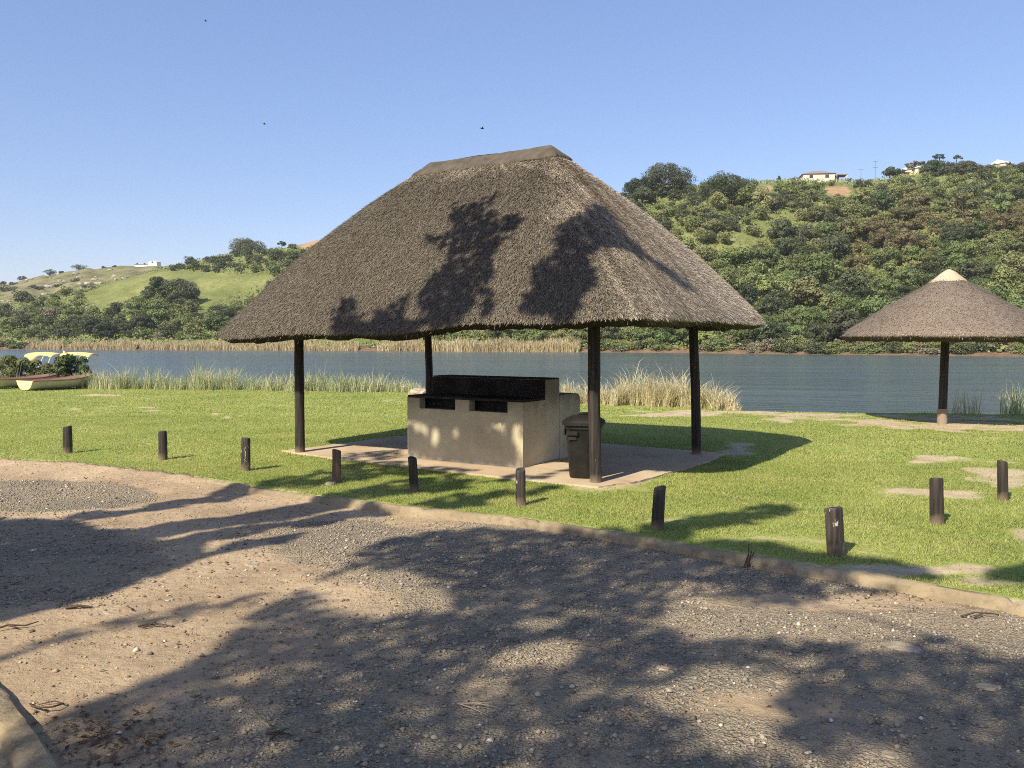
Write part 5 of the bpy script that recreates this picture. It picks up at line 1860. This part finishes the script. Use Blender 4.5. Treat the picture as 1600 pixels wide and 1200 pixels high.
# ------------------------------------------------------------------ birds
for (px, py, lb) in ((321, 33, 'tiny dark bird highest in the sky at upper left'), (413, 194, 'tiny dark bird above the left roof slope'), (753, 201, 'dark bird flying just above the shelter ridge')):
    P_ = atY(px, py, 60)
    m_ = MB()
    m_.tube([(-.12, 0, 0), (-.06, 0, .01), (.05, 0, .015), (.13, 0, .02), (.17, 0, .015)], [.012, .035, .045, .03, .008], 8)
    V = [(-.02, 0, .03), (.06, 0, .035), (.02, -.17, .11), (-.05, -.15, .10), (-.06, -.33, .05)]
    for sg in (1, -1):
        m_.add([(a, b_ * sg, c_) for a, b_, c_ in V], [(0, 1, 2, 3), (3, 2, 4)])
    o = m_.build('bird', BIRD, None, label=lb, cat='bird', group='birds in the sky', loc=P_, rot=(0, 0, R(35)))
    s_ = 1.0 if py > 200 else .7
    o.scale = (s_, s_, s_)

# ------------------------------------------------------------------ grass blades
def blades(n_, y0, y1, h0, h1, w0, w1, seed):
    g = np.random.default_rng(seed)
    px = g.uniform(-450, 2200, n_ * 2)
    # uniform over ground area between depths y0 and y1
    Y_ = np.sqrt(g.uniform(y0 ** 2, y1 ** 2, n_ * 2))
    X_ = (px - 800) / F * Y_
    z_, b_, t_ = lawn_sample(X_, Y_)
    bn = b_ + (fbm(X_ * 2.6, Y_ * 2.6, 131, 5) - .5) * .9
    keep = (t_ > .0085 - .005 * (vnoise(X_ * 5, Y_ * 5, 133) > .5)) & (t_ < 1.0) & (g.random(n_ * 2) > sstep(.15, .55, bn) * .95)
    ina = inpoly(X_, Y_, SLABPOLY)
    keep &= ~ina
    X_, Y_, z_ = X_[keep][:n_], Y_[keep][:n_], z_[keep][:n_]
    m = len(X_)
    h_ = g.uniform(h0, h1, m) * (.6 + .8 * fbm(X_ * 1.5, Y_ * 1.5, 132))
    w_ = g.uniform(w0, w1, m)
    az = g.uniform(0, 6.28, m); ln = g.uniform(.5, 1.8, m) * h_
    P = np.stack([X_, Y_, z_ - .004], 1)
    sd = np.stack([-np.sin(az), np.cos(az), 0 * az], 1) * (w_ * .5)[:, None]
    tip = P + np.stack([np.cos(az) * ln, np.sin(az) * ln, h_], 1)
    return np.stack([P - sd, P + sd, tip], 1).reshape(-1, 3)


GV = np.concatenate([blades(430000, 5.2, 12.5, .014, .034, .005, .010, 1), blades(330000, 12.5, 20, .016, .036, .009, .017, 2), blades(190000, 20, 34, .018, .042, .015, .03, 3)])
link('grass', npmesh('grass', GV, np.arange(len(GV)).reshape(-1, 3), mats=[GRASS]), None, 'short mown green grass covering the lawn', 'grass', kind='stuff')

# ------------------------------------------------------------------ gravel, stones, twigs
def pebbles(n_, seed, sandy=False):
    g = np.random.default_rng(seed)
    oct_ = np.array([(1, 0, 0), (-1, 0, 0), (0, 1, 0), (0, -1, 0), (0, 0, 1), (0, 0, -1.)])
    of = np.array([(0, 2, 4), (2, 1, 4), (1, 3, 4), (3, 0, 4), (2, 0, 5), (1, 2, 5), (3, 1, 5), (0, 3, 5)])
    px = g.uniform(-350, 1950, n_ * 3); Y_ = np.sqrt(g.uniform(2.8 ** 2, 13.2 ** 2, n_ * 3)); X_ = (px - 800) / F * Y_
    gr = gravat(X_, Y_)
    if sandy:
        gr = (1 - gr) * 1.0
    k = (g.random(n_ * 3) < (.06 if sandy else .015) + .94 * gr * (.35 + .65 * (fbm(X_ * 2, Y_ * 2, 141) > .48))) & (Y_ < kerbY(X_) - .12)
    X_, Y_ = X_[k][:n_], Y_[k][:n_]
    m = len(X_)
    s_ = np.exp(g.normal(math.log(.006), .5, m)); s_ = np.clip(s_, .003, .024)
    V = oct_[None] * (1 + g.uniform(-.35, .35, (m, 6, 3))) * s_[:, None, None] * np.array([1, 1, .6])
    V = V + oct_[None] * 0
    an_ = g.uniform(0, 6.28, m); c_, sn = np.cos(an_)[:, None], np.sin(an_)[:, None]
    V = np.stack([V[..., 0] * c_ - V[..., 1] * sn, V[..., 0] * sn + V[..., 1] * c_, V[..., 2]], -1)
    V = V + np.stack([X_, Y_, roadz(X_, Y_) + s_ * .25], 1)[:, None, :]
    f = (np.arange(m)[:, None, None] * 6 + of[None]).reshape(-1, 3)
    return V.reshape(-1, 3), f


PV, PF = pebbles(10000, 14, True)
link('dirt_clods', npmesh('dirt_clods', PV, PF, mats=[CLOD]), None, 'small sandy clods and chips scattered on the bare dirt of the road', 'dirt clods', kind='stuff')
PV, PF = pebbles(112000, 4)
link('gravel', npmesh('gravel', PV, PF, mats=[STONE]), None, 'loose grey gravel strewn over the dirt road', 'gravel', kind='stuff')
g = np.random.default_rng(31)
STN = [(232, 905, .10), (395, 884, .12), (362, 890, .06), (430, 900, .05), (175, 958, .09), (200, 735, .07), (214, 748, .10), (172, 750, .07), (240, 763, .05), (205, 760, .06), (1035, 1045, .06), (1410, 1012, .16),
       (1390, 1180, .06), (1220, 1065, .05), (1545, 1075, .09), (1300, 1000, .06), (455, 1085, .05), (840, 1115, .04), (265, 940, .05), (330, 905, .06), (85, 1010, .05), (150, 962, .05)]
for k, (px, py, s_) in enumerate(STN):
    q = at(px, py, ROADZ)
    rock('flat_stone', (q[0], q[1], float(roadz(q[0], q[1])) - .006), s_ * g.uniform(.5, .85), s_ * g.uniform(.35, .65), .014 + s_ * .07, ROAD_ROCK, 400 + k,
         label='pale flat stone half buried in the dirt road', cat='stone', group='pale flat stones in the road')


def twig(px, py, pts, r_, mat, label, cat='twig', name='twig'):
    q = at(px, py, ROADZ); z_ = float(roadz(q[0], q[1]))
    m_ = MB()
    for pl in pts:
        m_.tube([(a, b_, .012 + c_) for a, b_, c_ in pl], [r_ * (1 - .5 * k / max(1, len(pl) - 1)) for k in range(len(pl))], 5)
    m_.build(name, mat, None, label=label, cat=cat, loc=(q[0], q[1], z_))


twig(745, 1105, [[(-.10, .02, 0), (0, 0, .01), (.10, .015, .01), (.2, 0, .005)], [(-.1, .02, 0), (-.03, -.05, .01), (.06, -.12, 0)], [(0, 0, .01), (.04, -.02, .01), (.09, -.02, 0)]], .004, plain('pale_twig', (.36, .28, .19)), 'pale forked twig lying on the shaded gravel')
twig(57, 1112, [[(-.06, .05, 0), (-.02, .0, .01), (.04, -.04, .02), (.10, -.03, .02), (.12, .03, .01), (.06, .06, .01), (-.01, .04, 0)]], .006, TWIG_D, 'curled brown twig beside the kerb end at lower left')
twig(22, 985, [[(-.14, -.05, 0), (-.05, .02, .02), (.05, .04, .01), (.11, .09, .02)], [(-.05, .02, .02), (.02, .0, .01)]], .008, TWIG_D, 'dark bent twig on sunlit sand at the left edge')
twig(125, 953, [[(-.09, -.01, 0), (0, 0, .012), (.08, .012, 0)]], .014, TWIG_D, 'dark dry pod on the sunlit sand at left')
twig(245, 982, [[(-.12, 0, 0), (-.02, .01, .02), (.1, .0, .0)], [(-.05, .03, 0), (.03, -.02, .02)], [(-.08, -.03, .0), (0, .01, .03)]], .006, TWIG_D, 'small heap of dark twigs on the sand left of the shade')
twig(200, 955, [[(-.03, .05, 0), (.0, 0, .02), (.05, -.05, .01)]], .005, TWIG_D, 'short dark twig on sunlit sand')
twig(195, 736, [[(-.12, -.16, 0), (-.02, 0, .03), (.06, .14, .08)]], .016, TWIG_D, 'short dark stick leaning on the kerb at left')
twig(1170, 884, [[(-.05, -.05, 0), (.0, .02, .08), (.02, .07, .16)], [(0, -.03, 0), (.05, .04, .1)], [(.02, -.04, 0), (.09, 0, .02), (.13, .02, .0)], [(-.02, -.04, .0), (.03, .02, .12)]], .008, TWIG_D, 'dark dry twig tuft sprouting at a kerb joint')
twig(1530, 965, [[(-.12, 0, 0), (-.02, .02, .02), (.08, .0, .02), (.15, .03, 0)], [(-.05, -.03, 0), (.05, .02, .02)]], .007, TWIG_D, 'dark twig in the sunlit patch near the right kerb')
twig(910, 1010, [[(-.1, .04, 0), (.0, 0, .01), (.12, -.05, 0)]], .004, TWIG, 'thin twig on shaded gravel near the picture centre')
twig(435, 1150, [[(-.06, .02, 0), (.0, .0, .02), (.07, -.02, .01)], [(-.03, -.03, 0), (.03, .03, .02)], [(-.05, .0, .01), (.04, -.03, .02)]], .006, TWIG_D, 'small clump of dark twigs on the shaded sand at lower left')
# leaf litter
g = np.random.default_rng(17)
lc = []
for cx, cy, rx, ry, n_ in ((170, 1150, 130, 50, 420), (1010, 850, 170, 12, 160), (1430, 930, 160, 10, 90), (300, 960, 280, 60, 130), (800, 1000, 700, 160, 160), (330, 880, 150, 25, 70)):
    for _ in range(n_):
        q = at(cx + g.normal(0, rx * .5), min(1195, cy + g.normal(0, ry * .5)), ROADZ)
        if q[1] < kerbY(q[0]) - .02:
            lc.append((q[0], q[1], float(roadz(q[0], q[1])) + .008))
for _ in range(420):
    px_, Yl_ = g.uniform(-20, 1620), math.sqrt(g.uniform(6.5 ** 2, 22 ** 2))
    q = np.array([(px_ - 800) / F * Yl_, Yl_])
    zl_, _b, tl_ = lawn_sample(q[:1], q[1:])
    if 0 < tl_[0] < 1 and not inpoly(q[0], q[1], SLABPOLY):
        lc.append((q[0], q[1], float(zl_[0]) + .022))
lc = np.array(lc)
Q = leaf_quads(lc, np.tile([[0, 0, 1.0]], (len(lc), 1)), g.uniform(.015, .045, len(lc)), .45, g, .25)
n = N('leaf_litter')
LIT = n.done(n.pr(n.ramp(n.island(), [(0, (.06, .038, .022)), (.7, (.16, .10, .055)), (1, (.30, .21, .12))]), .9))
link('leaf_litter', npmesh('leaf_litter', Q.reshape(-1, 3), np.arange(len(Q) * 4).reshape(-1, 4), mats=[LIT]), None, 'brown dry leaf litter scattered on the road and along the kerb', 'leaf litter', kind='stuff')

# ------------------------------------------------------------------ shade trees behind the viewer
def caster(P, h_):
    t = (h_ - P[..., 2]) / SUN[2]
    return P + SUN * t[..., None]


g = np.random.default_rng(2024)
LEAVES = {0: [], 1: [], 2: []}


def add_leaves(tree, P, hmin, hmax, smin, smax, aspect=.42):
    P = np.asarray(P, float)
    if len(P) == 0:
        return
    h_ = g.uniform(hmin, hmax, len(P))
    C_ = caster(P, h_)
    Q_ = leaf_quads(C_, np.tile(SUN[None], (len(C_), 1)), g.uniform(smin, smax, len(C_)), aspect, g, .45)
    LEAVES[tree].append(Q_)


# (a) shade over the road
shade_poly = [(70, 1130), (150, 1085), (300, 1030), (380, 968), (440, 935), (480, 905), (540, 872), (620, 838), (700, 820), (760, 822), (860, 832), (940, 828), (1000, 836), (1170, 868), (1300, 888), (1420, 905), (1600, 940), (1900, 1000),
              (2200, 1300), (2200, 2500), (-600, 2500), (-600, 1500), (-100, 1230)]
bands = [[(-50, 1035), (40, 1005), (150, 972), (280, 948), (420, 925), (430, 935), (300, 970), (160, 988), (60, 1020), (-50, 1050)]]
lit = [(590, 925, 72, 25, 1), (1130, 1095, 62, 32, 1), (1230, 972, 130, 20, .85), (1575, 985, 70, 34, 1), (1330, 968, 70, 24, .9), (650, 940, 40, 14, .6), (845, 976, 26, 9, .8), (868, 1016, 34, 10, .85), (815, 1032, 34, 14, .7), (755, 1075, 30, 16, .6), (900, 1060, 40, 12, .3), (690, 1012, 18, 8, .4),
       (1080, 955, 35, 14, .75), (1140, 962, 40, 16, .8), (1200, 968, 45, 16, .85), (1262, 970, 26, 20, .95), (1310, 975, 30, 20, .95), (1360, 972, 40, 22, .9), (1410, 968, 40, 26, .85), (1460, 950, 60, 24, .8), (1330, 930, 60, 14, .45),
       (1560, 985, 60, 30, 1.0), (1620, 960, 50, 40, 1.0), (1600, 1010, 40, 14, .7), (1060, 925, 40, 14, .35), (1150, 930, 40, 10, .35),
       (1400, 1012, 40, 8, .35), (1035, 1048, 16, 12, .8), (1060, 1085, 40, 18, .75), (1110, 1095, 50, 22, .9), (1160, 1120, 40, 24, .95), (1150, 1150, 30, 20, .8), (1190, 1060, 50, 16, .6), (1240, 1035, 40, 12, .5), (1120, 1060, 40, 14, .6), (1280, 1060, 30, 10, .3),
       (1280, 1170, 60, 16, .4), (1340, 1190, 60, 16, .45), (770, 1150, 70, 16, .35), (700, 1170, 40, 12, .3), (1545, 1090, 40, 12, .3), (1420, 1190, 50, 12, .4), (1240, 1190, 40, 10, .5),
       (1480, 925, 40, 10, .7), (1580, 945, 40, 10, .8), (990, 962, 20, 8, .3)]
ng = 150000
Xg = g.uniform(-6, 11, ng); Yg = g.uniform(-1.0, 10.5, ng)
Pg = np.stack([Xg, Yg, np.where(Yg < kerbY(Xg), ROADZ, 0)], 1)
vis_ = Yg > 2.2
gpx, gpy = proj(np.stack([Xg, np.maximum(Yg, 2.2), Pg[:, 2]], 1))
# soft uneven edges
jx = gpx + (fbm(Xg * 1.3, Yg * 1.3, 151, 4) - .5) * 70; jy = gpy + (fbm(Xg * 1.3 + 30, Yg * 1.3, 152, 4) - .5) * 34
cover = np.where(vis_, inpoly(jx, jy, shade_poly) * 1.0, (Xg > -2.5) * (Yg > 1.2) * (Xg < 6) * 1.0)
for b_ in bands:
    cover = np.maximum(cover, vis_ * inpoly(jx, jy, b_) * .30)
for cx, cy, rx, ry, a in lit:
    a = min(1, a * 1.3)
    cover = cover * (1 - vis_ * a * sstep(1.5, 1.05, np.sqrt(((gpx - cx) / rx) ** 2 + ((gpy - cy) / ry) ** 2) * .85 + (fbm(Xg * 5, Yg * 5, 154) - .5) * .8))
cover = np.where(vis_, cover, cover * (fbm(Xg * .6, Yg * .6, 153) > .42))
k = g.random(ng) < cover
sel = Pg[k]
area_d = ng / (17 * 11.5)
add_leaves(0, sel[:int(len(sel) * .58)], 6.4, 8.0, .10, .19)
# (b) crisp dark block of shade at left, on road, with streaks; added leaves stand in for another unseen caster
left_poly = [(-400, 800), (0, 808), (60, 814), (120, 812), (150, 822), (180, 838), (230, 862), (262, 888), (290, 900), (330, 862), (315, 872), (230, 905), (120, 945), (0, 968), (-400, 1060)]
left_poly = [(-500, 795), (0, 810), (60, 813), (110, 812), (165, 833), (220, 836), (270, 866), (310, 866), (330, 872), (235, 905), (120, 945), (0, 968), (-500, 1090)]
streaks = [[(100, 812), (130, 805), (160, 798), (180, 800), (230, 790), (290, 778), (360, 766), (400, 764), (400, 772), (330, 782), (260, 793), (200, 806), (150, 816)],
           [(130, 832), (200, 826), (290, 818), (360, 805), (420, 795), (500, 786), (500, 796), (430, 806), (350, 822), (270, 838), (200, 842)],
           [(220, 850), (300, 842), (340, 828), (420, 818), (520, 802), (600, 792), (600, 802), (500, 820), (430, 826), (370, 838), (330, 848), (300, 872), (260, 870)],
           [(250, 868), (330, 868), (380, 846), (470, 835), (460, 842), (370, 862), (320, 876)],
           [(330, 810), (420, 800), (520, 780), (560, 790), (460, 808), (360, 822)]]
nl = 60000
Xl = g.uniform(-9, -0.6, nl); Yl = g.uniform(4.5, 12.5, nl)
Pl = np.stack([Xl, Yl, np.full(nl, ROADZ)], 1)
gpx, gpy = proj(Pl)
ii = inpoly(gpx + (vnoise(Xl * 4, Yl * 4, 161) - .5) * 10, gpy + (vnoise(Xl * 4, Yl * 4, 162) - .5) * 6, left_poly)
add_leaves(1, Pl[ii], 4.6, 5.6, .10, .22)
ii = np.zeros(nl, bool)
for s_ in streaks:
    ii |= inpoly(gpx + (vnoise(Xl * 3, Yl * 3, 163) - .5) * 22, gpy + (vnoise(Xl * 3, Yl * 3, 164) - .5) * 7, s_)
add_leaves(1, Pl[ii], 5.2, 6.6, .10, .20)
# (c) shade on the lawn and kerb
lawn_polys = [[(400, 752), (470, 742), (560, 724), (640, 722), (660, 738), (560, 750), (480, 762), (400, 764)],
              [(500, 772), (580, 760), (640, 748), (760, 752), (740, 764), (640, 772), (560, 784)],
              [(640, 790), (700, 776), (800, 766), (860, 758), (880, 764), (800, 778), (720, 794)],
              [(960, 838), (1020, 822), (1080, 812), (1150, 800), (1200, 786), (1245, 800), (1200, 814), (1100, 826), (1060, 846)],
              [(1000, 850), (1100, 846), (1200, 852), (1300, 866), (1420, 878), (1470, 905), (1300, 888), (1150, 866)],
              [(1540, 890), (1620, 880), (1700, 890), (1700, 915), (1560, 905)],
              [(560, 738), (640, 727), (760, 740), (700, 748)], [(520, 716), (640, 705), (640, 714), (560, 722)], [(760, 752), (870, 738), (900, 728), (900, 732), (840, 748)]]
npts = 46000
qx = g.uniform(380, 1720, npts); qy = g.uniform(700, 912, npts)
jx = qx + (fbm(qx / 30, qy / 10, 171) - .5) * 44; jy = qy + (fbm(qx / 30 + 9, qy / 10, 172) - .5) * 14
ii = np.zeros(npts, bool)
for s_ in lawn_polys:
    ii |= inpoly(jx, jy, s_)
ii &= fbm(qx / 16, qy / 5, 173) > .36
Pq = np.array([at(a, b_, 0.0) for a, b_ in zip(qx[ii], qy[ii])])
add_leaves(2, Pq, 7.2, 9.0, .10, .24)
# (d) shade on the roof
roof_polys = [[(520, 522), (524, 490), (532, 472), (548, 470), (558, 490), (556, 512), (540, 524)], [(562, 516), (570, 484), (576, 500), (572, 520)],
              [(580, 520), (584, 495), (604, 480), (622, 472), (637, 466), (632, 485), (622, 505), (600, 522)], [(612, 510), (650, 512), (660, 520), (600, 524)],
              [(655, 460), (672, 432), (698, 415), (704, 392), (706, 376), (690, 384), (655, 376), (662, 368), (700, 366), (712, 350), (704, 336), (714, 318), (730, 322), (742, 308), (772, 307), (774, 330), (768, 342), (800, 338), (820, 340), (812, 352),
               (780, 362), (766, 372), (792, 372), (780, 386), (765, 400), (770, 425), (776, 436), (758, 440), (772, 470), (768, 494), (760, 490), (756, 462), (744, 448), (738, 480), (720, 500), (700, 512), (680, 512), (662, 500)],
              [(812, 485), (830, 462), (836, 440), (836, 418), (852, 404), (866, 398), (872, 372), (872, 352), (890, 346), (905, 336), (922, 326), (940, 318), (955, 328), (966, 345), (976, 365), (1000, 385), (1020, 402), (1000, 402), (970, 390), (940, 386),
               (924, 400), (922, 420), (930, 440), (910, 460), (904, 480), (890, 500), (870, 500), (850, 490), (830, 488)],
              [(1000, 392), (1018, 402), (1050, 424), (1076, 444), (1080, 452), (1060, 444), (1036, 424)]]
npts = 26000
qx = g.uniform(505, 1090, npts); qy = g.uniform(300, 526, npts)
ii = np.zeros(npts, bool)
jx = qx + (fbm(qx / 11, qy / 11, 181) - .5) * 18; jy = qy + (fbm(qx / 11 + 50, qy / 11, 182) - .5) * 18
for s_ in roof_polys:
    ii |= inpoly(jx, jy, s_)
ii &= fbm(qx / 13, qy / 13, 183) > .27
Pr = []
for a, b_ in zip(qx[ii], qy[ii]):
    d_ = ray(a, b_); d_ /= np.linalg.norm(d_)
    h_ = ROOFBVH.ray_cast(Vector((0, 0, CAMZ)), Vector(d_))
    if h_[0] is not None:
        Pr.append(h_[0])
Pr = np.array(Pr)
kk = g.random(len(Pr)) < .42
add_leaves(2, Pr[kk], 7.4, 8.6, .12, .34, .20)
# (e) shade on the barbecue front, with gaps
npts = 5200
fa = g.uniform(0, BW, npts); fz = g.uniform(SLZ, .80, npts)
Pf = np.stack([br[0] + bu[0] * fa, br[1] + bu[1] * fa, fz], 1)
fpx, fpy = proj(Pf)
cov = np.ones(npts)
for cx, cy, rx, ry, a in ((655, 660, 9, 14, .95), (664, 672, 5, 8, .8), (680, 682, 6, 14, .9), (711, 676, 5, 8, 1.0), (780, 662, 11, 9, .95), (760, 668, 6, 10, .5), (742, 655, 5, 6, .5), (807, 668, 7, 26, .98), (803, 655, 5, 8, .9), (640, 655, 6, 8, .8), (678, 704, 4, 8, .5), (650, 680, 4, 10, .4),
                          (800, 722, 10, 10, .6), (660, 708, 20, 6, .5), (790, 680, 8, 10, .4), (645, 712, 12, 6, .5), (812, 700, 5, 26, .8)):
    cov *= 1 - min(1, a * 1.2) * sstep(1.5, .95, np.sqrt(((fpx - cx) / rx) ** 2 + ((fpy - cy) / ry) ** 2))
ii = g.random(npts) < cov
add_leaves(2, Pf[ii], 7.2, 9.0, .08, .16)

TREE_BASE = {0: (5.5, -9.5), 1: (-10.5, -1.2), 2: (2.0, -3.0)}
TLAB = {0: 'big broad leaved shade tree on the near roadside, out of frame on the right', 1: 'low spreading shade tree out of frame on the left, its crown added to stand in for another shadow caster', 2: 'tall shade tree on the near roadside, out of frame behind the viewpoint'}
for k in (0, 1, 2):
    Q = np.concatenate(LEAVES[k])
    cen = Q.mean(1)
    bx_, by_ = TREE_BASE[k]
    e = empty('shade_tree', (bx_, by_, ROADZ), 0, TLAB[k], 'tree', 'shade trees on the near roadside')
    off = np.array([bx_, by_, ROADZ])
    link('crown', npmesh('crown', Q.reshape(-1, 3) - off, np.arange(len(Q) * 4).reshape(-1, 4), mats=[LEAF_SHADE]), e)
    # trunk and limbs reach into the crown
    m_ = MB()
    zc = cen[:, 2].mean()
    fork = np.array([bx_, by_, zc * (.55 if k != 2 else .80)])
    m_.tube([(0, 0, -.3), (.05, .05, zc * .3), tuple(fork - off)], [.24, .18, .13] if k != 2 else [.15, .12, .09], 12)
    seeds = cen[g.permutation(len(cen))[:(9, 10, 3)[k]]]
    for s_ in seeds:
        d_ = s_ - fork
        mid = fork + d_ * .5 + np.array([0, 0, .12 * np.linalg.norm(d_) * .5])
        m_.tube([tuple(fork - off), tuple(mid - off), tuple(s_ - off)], [.04, .022, .008] if k != 2 else [.014, .009, .004], 5)
    m_.build('trunk', BARK, e, smooth=True)
print('shade leaves', {k: sum(len(q) for q in v_) for k, v_ in LEAVES.items()})

# ------------------------------------------------------------------ thin haze over the water and hills
hz = bpy.data.materials.new('haze')
hz.use_nodes = True
hz.node_tree.nodes.clear()
ho = hz.node_tree.nodes.new('ShaderNodeOutputMaterial')
hv = hz.node_tree.nodes.new('ShaderNodeVolumePrincipled')
hv.inputs['Color'].default_value = (0.86, 0.92, 1.0, 1)
hv.inputs['Density'].default_value = 0.00015
hz.node_tree.links.new(hv.outputs[0], ho.inputs['Volume'])
m_ = MB(); m_.box(-1320, 1320, -60, 1310, -4.4, 92)
m_.build('haze', hz, None, kind='stuff', label='thin pale haze in the air over the water and the hills')
